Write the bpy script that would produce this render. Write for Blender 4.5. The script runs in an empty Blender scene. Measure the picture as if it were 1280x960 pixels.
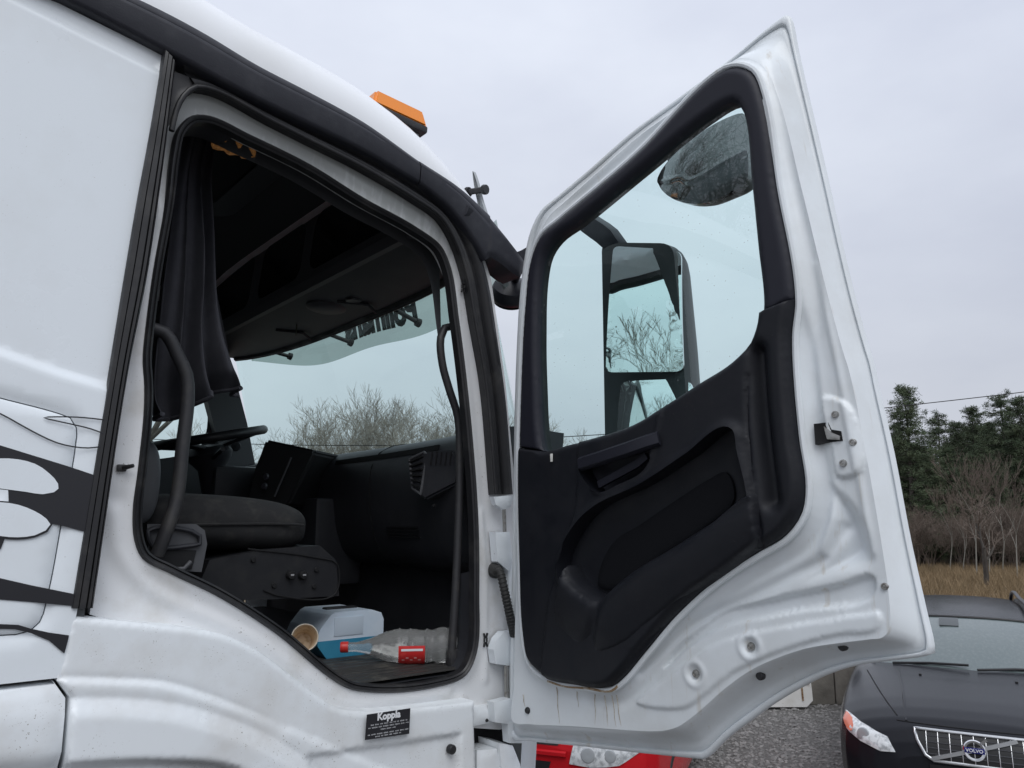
import bpy, bmesh, math, random
import numpy as np
from mathutils import Vector, Matrix
from mathutils.geometry import delaunay_2d_cdt

S = bpy.context.scene
COL = S.collection
R = math.radians

# ------------------------------------------------------------------ camera
FPX, PITCH, CAMH = 961.0, R(10.35), 2.15
cam = bpy.data.cameras.new('camera')
cam.sensor_width = 36.0
cam.lens = FPX / 1280 * 36
cam.clip_start = 0.02
cam.clip_end = 3000
camo = bpy.data.objects.new('camera', cam)
camo.location = (0, 0, CAMH)
camo.rotation_euler = (math.pi / 2 + PITCH, 0, 0)
COL.objects.link(camo)
S.camera = camo

# ------------------------------------------------------------------ sky: overcast
SUN_EL, SUN_AZ = R(52), R(170)          # azimuth clockwise from +Y: behind the camera
W = bpy.data.worlds.new('World')
S.world = W
W.use_nodes = True
nt = W.node_tree
nt.nodes.clear()
def N_(t, ty, **kw):
    n = t.nodes.new(ty)
    for k, v in kw.items(): setattr(n, k, v)
    return n
sky = N_(nt, 'ShaderNodeTexSky', sky_type='NISHITA', sun_disc=False)
sky.sun_elevation = SUN_EL
sky.sun_rotation = SUN_AZ
sky.air_density = 2.0
sky.dust_density = 6.0
tc = N_(nt, 'ShaderNodeTexCoord')
mp = N_(nt, 'ShaderNodeMapping')
mp.inputs['Scale'].default_value = (1.0, 1.0, 2.2)
nz = N_(nt, 'ShaderNodeTexNoise')
nz.inputs['Scale'].default_value = 2.3
nz.inputs['Detail'].default_value = 5
nz.inputs['Roughness'].default_value = 0.52
rmp = N_(nt, 'ShaderNodeValToRGB')
rmp.color_ramp.elements[0].position = 0.30
rmp.color_ramp.elements[0].color = (0.585, 0.622, 0.73, 1)
rmp.color_ramp.elements[1].position = 0.68
rmp.color_ramp.elements[1].color = (0.715, 0.755, 0.85, 1)
sep = N_(nt, 'ShaderNodeSeparateXYZ')
grd = N_(nt, 'ShaderNodeMapRange')
grd.inputs['From Min'].default_value = 0.0
grd.inputs['From Max'].default_value = 1.0
grd.inputs['To Min'].default_value = 0.86
grd.inputs['To Max'].default_value = 1.5
vm = N_(nt, 'ShaderNodeVectorMath', operation='SCALE')
sk2 = N_(nt, 'ShaderNodeVectorMath', operation='SCALE')
sk2.inputs['Scale'].default_value = 0.10
mx = N_(nt, 'ShaderNodeMix', data_type='RGBA')
mx.inputs['Factor'].default_value = 0.9
bg = N_(nt, 'ShaderNodeBackground')
bg.inputs['Strength'].default_value = 1.0
wo = N_(nt, 'ShaderNodeOutputWorld')
L = nt.links.new
L(tc.outputs['Generated'], mp.inputs['Vector'])
L(mp.outputs[0], nz.inputs['Vector'])
L(nz.outputs['Fac'], rmp.inputs[0])
L(tc.outputs['Generated'], sep.inputs[0])
L(sep.outputs['Z'], grd.inputs['Value'])
L(rmp.outputs[0], vm.inputs[0])
L(grd.outputs[0], vm.inputs['Scale'])
L(sky.outputs[0], sk2.inputs[0])
L(sk2.outputs[0], mx.inputs[6])
L(vm.outputs[0], mx.inputs[7])
L(mx.outputs[2], bg.inputs['Color'])
L(bg.outputs[0], wo.inputs['Surface'])

sl = bpy.data.lights.new('sun', 'SUN')
sl.energy = 1.35
sl.angle = R(45)
sl.color = (0.96, 0.985, 1.0)
so = bpy.data.objects.new('sun', sl)
sd_ = Vector((math.sin(SUN_AZ) * math.cos(SUN_EL), math.cos(SUN_AZ) * math.cos(SUN_EL), math.sin(SUN_EL)))
so.rotation_euler = sd_.to_track_quat('Z', 'Y').to_euler()
so.location = sd_ * 30
COL.objects.link(so)

S.view_settings.view_transform = 'Standard'
S.view_settings.look = 'None'
S.view_settings.exposure = 0.0
S.view_settings.gamma = 1.0
S.render.engine = 'CYCLES'
S.cycles.max_bounces = 10
S.cycles.transparent_max_bounces = 24

# ------------------------------------------------------------------ frames: pixel of the 1280x960 photo -> place
A_CAB, A_DOOR = R(50), R(41.7)
HX, HY = 0.0, 2.39                       # hinge line of the open door
Fv = np.array([math.sin(A_CAB), math.cos(A_CAB)])      # truck forward
Nv = np.array([-math.cos(A_CAB), math.sin(A_CAB)])     # into the cab
Dv = np.array([math.sin(A_DOOR), -math.cos(A_DOOR)])   # along the open door
Iv = np.array([-math.cos(A_DOOR), -math.sin(A_DOOR)])  # door inner side
HP = np.array([HX, HY])
def ray(x, y):
    a, b = (x - 640) / FPX, (480 - y) / FPX
    c, s = math.cos(PITCH), math.sin(PITCH)
    return np.array([a, c - b * s, s + b * c])
def cp(x, y, n=None, f=None, z=None):
    """pixel -> truck frame (f, n, z) on the plane n=, f= or z="""
    r = ray(x, y)
    rf, rn = r[:2] @ Fv, r[:2] @ Nv
    of, on = -HP @ Fv, -HP @ Nv
    if n is not None: t = (n - on) / rn
    elif f is not None: t = (f - of) / rf
    else: t = (z - CAMH) / r[2]
    return Vector((of + t * rf, on + t * rn, CAMH + t * r[2]))
def cq(pts, n):                          # list of pixels -> [(f, z)] on plane n
    return [(v.x, v.z) for v in (cp(x, y, n=n) for x, y in pts)]
def dq(pts, w=0.0):                      # list of pixels -> [(u, z)] on the open door at depth w
    out = []
    for x, y in pts:
        r = ray(x, y)
        t = (w + HP @ Iv) / (r[:2] @ Iv)
        out.append((-HP @ Dv + t * (r[:2] @ Dv), CAMH + t * r[2]))
    return out
def gp(x, y, z=0.0):                     # pixel -> world on a level plane
    r = ray(x, y)
    t = (z - CAMH) / r[2]
    return Vector((r[0] * t, r[1] * t, z))
def at(x, y, dist):                      # pixel -> world at horizontal depth dist
    r = ray(x, y)
    t = dist / r[1]
    return Vector((r[0] * t, dist, CAMH + r[2] * t))

# ------------------------------------------------------------------ materials
MATS = {}
def mat(name, base, rough=0.5, metal=0.0, noise=None, coat=0.0, bump=None, spec=0.5, rnoise=None, emit=None, trans=0.0, ior=1.45, specks=None, streak=None, obj_rand=0.0):
    """noise=(scale, colour2, lo, hi); bump=(scale, strength); specks=(scale, colour, threshold); streak=(colour, lo, hi)"""
    if name in MATS: return MATS[name]
    m = bpy.data.materials.new(name)
    m.use_nodes = True
    t = m.node_tree
    b = t.nodes['Principled BSDF']
    b.inputs['Base Color'].default_value = (*base, 1)
    b.inputs['Roughness'].default_value = rough
    b.inputs['Metallic'].default_value = metal
    b.inputs['Coat Weight'].default_value = coat
    b.inputs['Coat Roughness'].default_value = 0.08
    b.inputs['Specular IOR Level'].default_value = spec
    b.inputs['Transmission Weight'].default_value = trans
    b.inputs['IOR'].default_value = ior
    if emit:
        b.inputs['Emission Color'].default_value = (*emit[0], 1)
        b.inputs['Emission Strength'].default_value = emit[1]
    tcn = N_(t, 'ShaderNodeTexCoord')
    col = None
    def mixc(fac, a, c2):
        mm = N_(t, 'ShaderNodeMix', data_type='RGBA')
        t.links.new(fac, mm.inputs['Factor'])
        if a is None: mm.inputs[6].default_value = (*base, 1)
        else: t.links.new(a, mm.inputs[6])
        mm.inputs[7].default_value = (*c2, 1)
        return mm.outputs[2]
    def nfac(scale, lo, hi, detail=6, vec=None, rough_=0.6):
        nn = N_(t, 'ShaderNodeTexNoise')
        nn.inputs['Scale'].default_value = scale
        nn.inputs['Detail'].default_value = detail
        nn.inputs['Roughness'].default_value = rough_
        t.links.new(vec if vec is not None else tcn.outputs['Object'], nn.inputs['Vector'])
        mr = N_(t, 'ShaderNodeMapRange')
        mr.inputs['From Min'].default_value = lo
        mr.inputs['From Max'].default_value = hi
        t.links.new(nn.outputs['Fac'], mr.inputs['Value'])
        return mr.outputs[0], nn.outputs['Fac']
    if noise:
        f, raw = nfac(noise[0], noise[2], noise[3])
        col = mixc(f, col, noise[1])
    if streak:
        mpn = N_(t, 'ShaderNodeMapping')
        mpn.inputs['Scale'].default_value = (38, 38, 2.2)
        t.links.new(tcn.outputs['Object'], mpn.inputs['Vector'])
        f, raw = nfac(1.0, streak[1], streak[2], detail=4, vec=mpn.outputs[0])
        col = mixc(f, col, streak[0])
    if specks:
        f, raw = nfac(specks[0], specks[2], specks[2] + 0.03, detail=2, rough_=0.8)
        f2, raw2 = nfac(specks[0] * 0.06, 0.48, 0.62, detail=3)
        mu = N_(t, 'ShaderNodeMath', operation='MULTIPLY')
        t.links.new(f, mu.inputs[0]); t.links.new(f2, mu.inputs[1])
        col = mixc(mu.outputs[0], col, specks[1])
    if obj_rand:
        oi = N_(t, 'ShaderNodeObjectInfo')
        hs = N_(t, 'ShaderNodeHueSaturation')
        mr = N_(t, 'ShaderNodeMapRange')
        mr.inputs['To Min'].default_value = 1 - obj_rand
        mr.inputs['To Max'].default_value = 1 + obj_rand
        t.links.new(oi.outputs['Random'], mr.inputs['Value'])
        t.links.new(mr.outputs[0], hs.inputs['Value'])
        if col is None: hs.inputs['Color'].default_value = (*base, 1)
        else: t.links.new(col, hs.inputs['Color'])
        col = hs.outputs[0]
    if col is not None: t.links.new(col, b.inputs['Base Color'])
    if rnoise:
        f, raw = nfac(rnoise[0], 0.35, 0.65)
        mr = N_(t, 'ShaderNodeMapRange')
        mr.inputs['To Min'].default_value = rnoise[1]
        mr.inputs['To Max'].default_value = rnoise[2]
        t.links.new(f, mr.inputs['Value'])
        t.links.new(mr.outputs[0], b.inputs['Roughness'])
    if bump:
        f, raw = nfac(bump[0], 0, 1, detail=4)
        bn = N_(t, 'ShaderNodeBump')
        bn.inputs['Strength'].default_value = bump[1]
        bn.inputs['Distance'].default_value = 0.01 if len(bump) < 3 else bump[2]
        t.links.new(raw, bn.inputs['Height'])
        t.links.new(bn.outputs[0], b.inputs['Normal'])
    MATS[name] = m
    return m

def glass(name, tint, gloss=0.06, specks=0.0, refl=1.0):
    m = bpy.data.materials.new(name)
    m.use_nodes = True
    t = m.node_tree
    t.nodes.clear()
    o = N_(t, 'ShaderNodeOutputMaterial')
    tr = N_(t, 'ShaderNodeBsdfTransparent')
    tr.inputs[0].default_value = (*tint, 1)
    gl = N_(t, 'ShaderNodeBsdfGlossy')
    gl.inputs['Roughness'].default_value = gloss
    gl.inputs[0].default_value = (refl, refl, refl, 1)
    lw = N_(t, 'ShaderNodeLayerWeight')
    lw.inputs['Blend'].default_value = 0.5
    pw = N_(t, 'ShaderNodeMath', operation='POWER')
    pw.inputs[1].default_value = 5.0
    t.links.new(lw.outputs['Facing'], pw.inputs[0])
    fr = N_(t, 'ShaderNodeMath', operation='MULTIPLY_ADD')
    fr.inputs[1].default_value = 0.92
    fr.inputs[2].default_value = 0.06
    t.links.new(pw.outputs[0], fr.inputs[0])
    m1 = N_(t, 'ShaderNodeMixShader')
    t.links.new(fr.outputs[0], m1.inputs[0])
    t.links.new(tr.outputs[0], m1.inputs[1])
    t.links.new(gl.outputs[0], m1.inputs[2])
    last = m1.outputs[0]
    if specks:
        tcn = N_(t, 'ShaderNodeTexCoord')
        v = N_(t, 'ShaderNodeTexVoronoi')
        v.inputs['Scale'].default_value = 75
        t.links.new(tcn.outputs['Object'], v.inputs['Vector'])
        nn = N_(t, 'ShaderNodeTexNoise')
        nn.inputs['Scale'].default_value = 9
        t.links.new(tcn.outputs['Object'], nn.inputs['Vector'])
        r_ = N_(t, 'ShaderNodeMapRange')
        r_.inputs['From Min'].default_value = 0.35
        r_.inputs['From Max'].default_value = 0.75
        r_.inputs['To Max'].default_value = 0.16
        t.links.new(nn.outputs['Fac'], r_.inputs['Value'])
        lt = N_(t, 'ShaderNodeMath', operation='LESS_THAN')
        t.links.new(v.outputs['Distance'], lt.inputs[0])
        t.links.new(r_.outputs[0], lt.inputs[1])
        mu = N_(t, 'ShaderNodeMath', operation='MULTIPLY')
        mu.inputs[1].default_value = specks
        t.links.new(lt.outputs[0], mu.inputs[0])
        df = N_(t, 'ShaderNodeBsdfDiffuse')
        df.inputs[0].default_value = (0.5, 0.55, 0.55, 1)
        m2 = N_(t, 'ShaderNodeMixShader')
        t.links.new(mu.outputs[0], m2.inputs[0])
        t.links.new(last, m2.inputs[1])
        t.links.new(df.outputs[0], m2.inputs[2])
        last = m2.outputs[0]
    t.links.new(last, o.inputs[0])
    MATS[name] = m
    return m

WHITE = mat('white_paint', (0.78, 0.825, 0.86), 0.30, coat=0.35, noise=(2.2, (0.71, 0.74, 0.755), 0.45, 0.75), specks=(230, (0.42, 0.40, 0.37), 0.70), rnoise=(5, 0.24, 0.42))
WHITE2 = mat('white_paint_splashed', (0.78, 0.815, 0.84), 0.34, coat=0.3, noise=(5, (0.62, 0.615, 0.60), 0.45, 0.8), specks=(210, (0.26, 0.24, 0.21), 0.655), rnoise=(6, 0.25, 0.45))
SHELL = mat('door_shell_paint', (0.76, 0.80, 0.825), 0.33, coat=0.25, noise=(4, (0.64, 0.66, 0.66), 0.45, 0.75), streak=((0.50, 0.45, 0.37), 0.62, 0.85), rnoise=(6, 0.28, 0.42))
RUBBER = mat('black_rubber', (0.016, 0.016, 0.018), 0.45, noise=(14, (0.045, 0.043, 0.042), 0.5, 0.8), rnoise=(9, 0.35, 0.6))
GUTTER = mat('grey_plastic_trim', (0.020, 0.021, 0.028), 0.42, spec=0.4, noise=(25, (0.034, 0.035, 0.042), 0.45, 0.8), bump=(260, 0.25, 0.002))
TRIM = mat('door_trim_plastic', (0.0085, 0.0095, 0.0135), 0.55, spec=0.35, noise=(6, (0.012, 0.0125, 0.016), 0.4, 0.8), specks=(260, (0.05, 0.048, 0.046), 0.68), rnoise=(14, 0.42, 0.66), bump=(900, 0.25, 0.001))
TRIM2 = mat('window_trim_plastic', (0.017, 0.0175, 0.026), 0.5, spec=0.35, bump=(900, 0.2, 0.001))
INT = mat('interior_plastic', (0.027, 0.028, 0.033), 0.5, spec=0.45, noise=(8, (0.040, 0.041, 0.046), 0.45, 0.8), bump=(500, 0.2, 0.001))
INT2 = mat('interior_grey_plastic', (0.075, 0.077, 0.083), 0.5, spec=0.45, bump=(500, 0.2, 0.001))
INT3 = mat('headliner', (0.075, 0.077, 0.083), 0.85)
CLOTH = mat('curtain_cloth', (0.044, 0.045, 0.055), 0.9, noise=(30, (0.054, 0.055, 0.065), 0.4, 0.7), bump=(700, 0.3, 0.001))
SEATC = mat('seat_fabric', (0.020, 0.020, 0.021), 0.9, noise=(22, (0.048, 0.046, 0.043), 0.5, 0.8), bump=(800, 0.4, 0.002))
DEEP = mat('deep_black', (0.006, 0.006, 0.007), 0.7)
HANDLE = mat('grab_handle', (0.03, 0.03, 0.033), 0.5, noise=(18, (0.055, 0.053, 0.05), 0.5, 0.75))
STEEL = mat('steel', (0.42, 0.41, 0.39), 0.35, metal=1.0, noise=(60, (0.2, 0.17, 0.14), 0.5, 0.8))
CHROME = mat('chrome', (0.75, 0.75, 0.76), 0.12, metal=1.0)
BLACKV = mat('black_vinyl', (0.020, 0.020, 0.024), 0.35)
MIRR = mat('mirror_glass', (0.82, 0.85, 0.85), 0.015, metal=1.0)
GL_DOOR = glass('door_glass', (0.83, 0.985, 0.955), 0.01, specks=0.35, refl=0.9)
GL_WS = glass('windscreen_glass', (0.84, 0.985, 0.955), 0.02)

# ------------------------------------------------------------------ geometry helpers
def tag(o, label=None, cat=None, group=None, kind=None):
    if label: o['label'] = label
    if cat: o['category'] = cat
    if group: o['group'] = group
    if kind: o['kind'] = kind
    return o
def empty(name, loc=(0, 0, 0), rz=0.0, parent=None):
    o = bpy.data.objects.new(name, None)
    o.empty_display_size = 0.1
    o.location = loc
    o.rotation_euler = (0, 0, rz)
    COL.objects.link(o)
    if parent: o.parent = parent
    return o
def link(name, me, m, parent=None, smooth=True):
    if m is not None:
        for mm in (m if isinstance(m, (list, tuple)) else [m]): me.materials.append(mm)
    if smooth and len(me.polygons): me.polygons.foreach_set('use_smooth', [True] * len(me.polygons))
    o = bpy.data.objects.new(name, me)
    COL.objects.link(o)
    if parent: o.parent = parent
    return o
def sharp(me, ang=35):
    try: me.set_sharp_from_angle(angle=R(ang))
    except Exception: pass
def from_bm(name, bm, m, parent=None, smooth=True, ang=35):
    me = bpy.data.meshes.new(name)
    bm.normal_update()
    bm.to_mesh(me)
    bm.free()
    o = link(name, me, m, parent, smooth)
    if smooth: sharp(me, ang)
    return o
def pyd(name, v, f, m, parent=None, smooth=True, ang=35):
    me = bpy.data.meshes.new(name)
    me.from_pydata([tuple(p) for p in v], [], [tuple(q) for q in f])
    me.update()
    o = link(name, me, m, parent, smooth)
    if smooth: sharp(me, ang)
    return o
def cr(pts, step=0.02, closed=False, k=None):
    """Catmull-Rom through points (any dimension), resampled"""
    P = [np.array(p, float) for p in pts]
    n = len(P)
    out = []
    rng = range(n if closed else n - 1)
    for i in rng:
        p1, p2 = P[i], P[(i + 1) % n]
        p0 = P[i - 1] if (closed or i > 0) else 2 * p1 - p2
        p3 = P[(i + 2) % n] if (closed or i + 2 < n) else 2 * p2 - p1
        d1 = max(np.linalg.norm(p2 - p1), 1e-9)
        d0 = max(np.linalg.norm(p1 - p0), 1e-9)
        d2 = max(np.linalg.norm(p3 - p2), 1e-9)
        m1 = ((p1 - p0) / d0 * d1 + (p2 - p1)) * 0.5
        m2 = ((p2 - p1) + (p3 - p2) / d2 * d1) * 0.5
        c = k or max(1, int(d1 / step))
        for j in range(c):
            t = j / c
            t2, t3 = t * t, t * t * t
            out.append((2 * t3 - 3 * t2 + 1) * p1 + (t3 - 2 * t2 + t) * m1 + (-2 * t3 + 3 * t2) * p2 + (t3 - t2) * m2)
    if not closed: out.append(P[-1])
    return out
def lin(pts, step=0.02, closed=False):
    P = [np.array(p, float) for p in pts]
    out = []
    n = len(P)
    for i in range(n if closed else n - 1):
        a, b = P[i], P[(i + 1) % n]
        c = max(1, int(np.linalg.norm(b - a) / step))
        out += [a + (b - a) * j / c for j in range(c)]
    if not closed: out.append(P[-1])
    return out
def inpoly(P, poly):
    x, y = P[:, 0], P[:, 1]
    q = np.asarray(poly)
    r = np.zeros(len(P), bool)
    j = len(q) - 1
    for i in range(len(q)):
        xi, yi, xj, yj = q[i, 0], q[i, 1], q[j, 0], q[j, 1]
        if yi != yj:
            c = ((yi > y) != (yj > y)) & (x < (xj - xi) * (y - yi) / (yj - yi) + xi)
            r ^= c
        j = i
    return r
def pdist(P, line, closed=False, signed=False):
    """distance of points to a polyline; signed: + on the left of its direction"""
    q = np.asarray(line, float)
    if closed: q = np.vstack([q, q[:1]])
    best = np.full(len(P), 1e9)
    sg = np.ones(len(P))
    for i in range(len(q) - 1):
        a, b = q[i], q[i + 1]
        ab = b - a
        L2 = ab @ ab
        if L2 < 1e-14: continue
        t = np.clip(((P - a) @ ab) / L2, 0, 1)
        dv = P - (a + t[:, None] * ab)
        d = np.sqrt((dv ** 2).sum(1))
        m = d < best - 1e-12
        best[m] = d[m]
        if signed:
            s = np.sign(ab[0] * (P[:, 1] - a[1]) - ab[1] * (P[:, 0] - a[0]))
            sg[m] = s[m]
    return best * sg if signed else best
def sstep(x, a, b):
    t = np.clip((x - a) / (b - a), 0, 1)
    return t * t * (3 - 2 * t)
def insidef(P, poly, soft):
    """1 well inside the polygon, 0 outside, smooth band of width soft inside its edge"""
    d = pdist(P, poly, True)
    ins = inpoly(P, poly)
    return np.where(ins, sstep(d, 0, soft), 0.0)
def par(line, offs, step, closed=False):
    """the line and its parallels, evenly stepped: rows of vertices for a ridge or a groove"""
    q = np.array(lin(line, step, closed))
    if closed: t = np.roll(q, -1, 0) - np.roll(q, 1, 0)
    else: t = np.gradient(q, axis=0)
    t = t / np.maximum(np.linalg.norm(t, axis=1), 1e-9)[:, None]
    nr = np.stack([-t[:, 1], t[:, 0]], 1)
    return [q + nr * o for o in offs]
def panel(name, outer, holes, m, to3, parent=None, spacing=0.02, hf=None, rim=0.0, ang=40, extra=None, jitter=True, flip=False, relax=2):
    """sheet over a 2D outline with holes; hf(P)->height; to3(p, q, h)->xyz; rim: depth of the folded edge (negative h)"""
    outer = [tuple(p) for p in outer]
    vs, es = [], []
    def loop(l):
        b = len(vs)
        vs.extend([tuple(p) for p in l])
        k = len(l)
        es.extend([(b + i, b + (i + 1) % k) for i in range(k)])
    loop(outer)
    for h in holes: loop([tuple(p) for p in h])
    O = np.array(outer)
    lo, hi = O.min(0), O.max(0)
    if spacing:
        gx = np.arange(lo[0], hi[0], spacing)
        gy = np.arange(lo[1], hi[1], spacing * 0.866)
        X, Y = np.meshgrid(gx, gy)
        X[1::2] += spacing * 0.5
        G = np.stack([X.ravel(), Y.ravel()], 1)
        keep = inpoly(G, outer) & (pdist(G, outer, True) > spacing * 0.45)
        G = G[keep]
        for h in holes:
            keep = ~inpoly(G, h) & (pdist(G, h, True) > spacing * 0.45)
            G = G[keep]
        vs.extend(map(tuple, G))
    if extra:
        ES = []
        for l in extra:
            E_ = np.array(l)
            k = inpoly(E_, outer) & (pdist(E_, outer, True) > spacing * 0.25)
            for h in holes: k &= ~inpoly(E_, h) & (pdist(E_, h, True) > spacing * 0.25)
            if k.any(): ES.append(E_[k])
        if ES:
            ES = np.vstack(ES)
            cell = {}
            keepE = []
            md = spacing * 0.22
            for p in ES:                   # thin out points that crowd each other
                key = (int(p[0] // md), int(p[1] // md))
                if key in cell: continue
                cell[key] = 1
                keepE.append(p)
            ES = np.array(keepE)
            cl2 = {}
            s2 = spacing * 0.6
            for p in ES: cl2.setdefault((int(p[0] // s2), int(p[1] // s2)), []).append(p)
            nb0 = len(vs) - len(G)
            G2 = []
            for g_ in G:
                kx, ky = int(g_[0] // s2), int(g_[1] // s2)
                ok = True
                for ax_ in (-1, 0, 1):
                    for ay_ in (-1, 0, 1):
                        for p in cl2.get((kx + ax_, ky + ay_), ()):
                            if (p[0] - g_[0]) ** 2 + (p[1] - g_[1]) ** 2 < s2 * s2: ok = False
                if ok: G2.append(tuple(g_))
            del vs[nb0:]
            vs.extend(G2)
            vs.extend(map(tuple, ES))
    res = delaunay_2d_cdt([Vector(v) for v in vs], es, [], 0, 1e-6)
    V = np.array([tuple(v) for v in res[0]])
    T = np.array(res[2])
    c = V[T].mean(1)
    k = inpoly(c, outer)
    for h in holes: k &= ~inpoly(c, h)
    T = T[k]
    H = hf(V) if hf else np.zeros(len(V))
    if hf and relax:
        E2 = np.vstack([T[:, [0, 1]], T[:, [1, 2]], T[:, [2, 0]]])
        E2 = np.vstack([E2, E2[:, ::-1]])
        cnt = np.bincount(E2[:, 0], minlength=len(V))
        nbd = np.zeros(len(V), bool)
        nbd[:len(outer) + sum(len(h) for h in holes)] = True
        for _ in range(relax):
            av = np.bincount(E2[:, 0], weights=H[E2[:, 1]], minlength=len(V)) / np.maximum(cnt, 1)
            H = np.where(nbd, H, H * 0.4 + av * 0.6)
    P3 = [to3(V[i, 0], V[i, 1], H[i]) for i in range(len(V))]
    F_ = [tuple(t) if not flip else tuple(t[::-1]) for t in T.tolist()]
    if rim:
        ec = {}
        for t in F_:
            for a, b in ((t[0], t[1]), (t[1], t[2]), (t[2], t[0])): ec[(a, b)] = 1
        bd = [(a, b) for (a, b) in ec if (b, a) not in ec]
        mp_ = {}
        for a, b in bd:
            for q in (a, b):
                if q not in mp_:
                    mp_[q] = len(P3)
                    P3.append(to3(V[q, 0], V[q, 1], H[q] - rim))
        for a, b in bd: F_.append((b, a, mp_[a], mp_[b]))
    return pyd(name, P3, F_, m, parent, True, ang)
def resamp(l, n):
    q = np.array([np.array(p, float) for p in l])
    d = np.r_[0, np.cumsum(np.linalg.norm(np.diff(q, axis=0), axis=1))]
    t = np.linspace(0, d[-1], n)
    return np.stack([np.interp(t, d, q[:, k]) for k in range(q.shape[1])], 1)
def ribbon(name, A, B, prof, m, to3, parent=None, n=80, ang=50, cap=True):
    """strip between two curves; prof [(t, h)] is its cross-section, t from 0 at A to 1 at B"""
    a, b = resamp(A, n), resamp(B, n)
    k = len(prof)
    vs, fs = [], []
    for i in range(n):
        for t, h in prof:
            p = a[i] * (1 - t) + b[i] * t
            vs.append(to3(p[0], p[1], h))
    for i in range(n - 1):
        for j in range(k - 1):
            fs.append((i * k + j, i * k + j + 1, (i + 1) * k + j + 1, (i + 1) * k + j))
    if cap:
        fs.append(tuple(range(k)))
        fs.append(tuple((n - 1) * k + j for j in range(k))[::-1])
    return pyd(name, vs, fs, m, parent, True, ang)
def sweep(name, path, prof, m, parent=None, normal=None, closed=False, caps=True, radf=None, ang=40):
    """sweep a 2D profile [(a, b)] along a 3D path; b is along `normal`, a across"""
    P = [Vector(p) for p in path]
    n = len(P)
    nv = Vector(normal) if normal is not None else None
    vs, fs = [], []
    k = len(prof)
    prev = None
    for i in range(n):
        if closed: t = P[(i + 1) % n] - P[i - 1]
        else: t = P[min(i + 1, n - 1)] - P[max(i - 1, 0)]
        if t.length < 1e-9: t = Vector((0, 0, 1))
        t.normalize()
        if nv is not None:
            a = t.cross(nv)
            if a.length < 1e-5: a = Vector((1, 0, 0))
            a.normalize()
            b = nv.normalized() if abs(t.dot(nv)) < 0.3 else a.cross(t)
        else:
            if prev is None:
                a = t.orthogonal().normalized()
            else:
                a = (prev - t * prev.dot(t)).normalized()
            b = t.cross(a)
            prev = a
        s = radf(i / max(1, n - 1)) if radf else 1.0
        for q in prof: vs.append(P[i] + a * (q[0] * s) + b * (q[1] * s))
    for i in range(n if closed else n - 1):
        j = (i + 1) % n
        for q in range(k):
            r = (q + 1) % k
            fs.append((i * k + q, i * k + r, j * k + r, j * k + q))
    if caps and not closed:
        fs.append(tuple(range(k))[::-1])
        fs.append(tuple((n - 1) * k + q for q in range(k)))
    return pyd(name, vs, fs, m, parent, True, ang)
def rpoly(c, r, k=6):
    """polygon with rounded corners"""
    P = [np.array(p, float) for p in c]
    n = len(P)
    rs = r if isinstance(r, (list, tuple)) else [r] * n
    out = []
    for i in range(n):
        a, b, d = P[i - 1], P[i], P[(i + 1) % n]
        u, v = (a - b) / np.linalg.norm(a - b), (d - b) / np.linalg.norm(d - b)
        p0, p1 = b + u * rs[i], b + v * rs[i]
        for j in range(k + 1):
            t = j / k
            out.append(tuple((1 - t) ** 2 * p0 + 2 * t * (1 - t) * b + t * t * p1))
    return out
def circ(r, n=10, ry=None):
    return [(r * math.cos(2 * math.pi * i / n), (ry or r) * math.sin(2 * math.pi * i / n)) for i in range(n)]
def tube(name, path, r, m, parent=None, n=10, **k):
    return sweep(name, path, circ(r, n), m, parent, **k)
def box_bm(bm, c, s, rot=None, bev=0.0, seg=2):
    r = bmesh.ops.create_cube(bm, size=1.0)
    vv = r['verts']
    M = Matrix.Translation(Vector(c)) @ (rot.to_4x4() if rot is not None else Matrix()) @ Matrix.Diagonal((*s, 1))
    bmesh.ops.transform(bm, matrix=M, verts=vv)
    if bev:
        ed = list({e for v in vv for e in v.link_edges})
        bmesh.ops.bevel(bm, geom=ed, offset=bev, segments=seg, affect='EDGES', profile=0.6, clamp_overlap=True)
def rbox(name, c, s, m, parent=None, bev=0.01, rot=None, seg=2, ang=40):
    bm = bmesh.new()
    box_bm(bm, c, s, rot, bev, seg)
    return from_bm(name, bm, m, parent, True, ang)
def lathe(name, prof, m, parent=None, n=28, axis=None, origin=(0, 0, 0), ang=40):
    """prof [(r, h)] turned round the axis"""
    ax = Vector(axis or (0, 0, 1)).normalized()
    q = Vector((0, 0, 1)).rotation_difference(ax)
    vs, fs = [], []
    for r, h in prof:
        for i in range(n):
            a = 2 * math.pi * i / n
            vs.append(Vector(origin) + q @ Vector((r * math.cos(a), r * math.sin(a), h)))
    for j in range(len(prof) - 1):
        for i in range(n):
            i2 = (i + 1) % n
            fs.append((j * n + i, j * n + i2, (j + 1) * n + i2, (j + 1) * n + i))
    return pyd(name, vs, fs, m, parent, True, ang)
def grid(name, fn, nu, nv, m, parent=None, closeu=False, ang=40):
    vs = [fn(i / (nu if closeu else nu - 1), j / (nv - 1)) for j in range(nv) for i in range(nu)]
    fs = []
    for j in range(nv - 1):
        for i in range(nu if closeu else nu - 1):
            i2 = (i + 1) % nu
            fs.append((j * nu + i, j * nu + i2, (j + 1) * nu + i2, (j + 1) * nu + i))
    return pyd(name, vs, fs, m, parent, True, ang)
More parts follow.
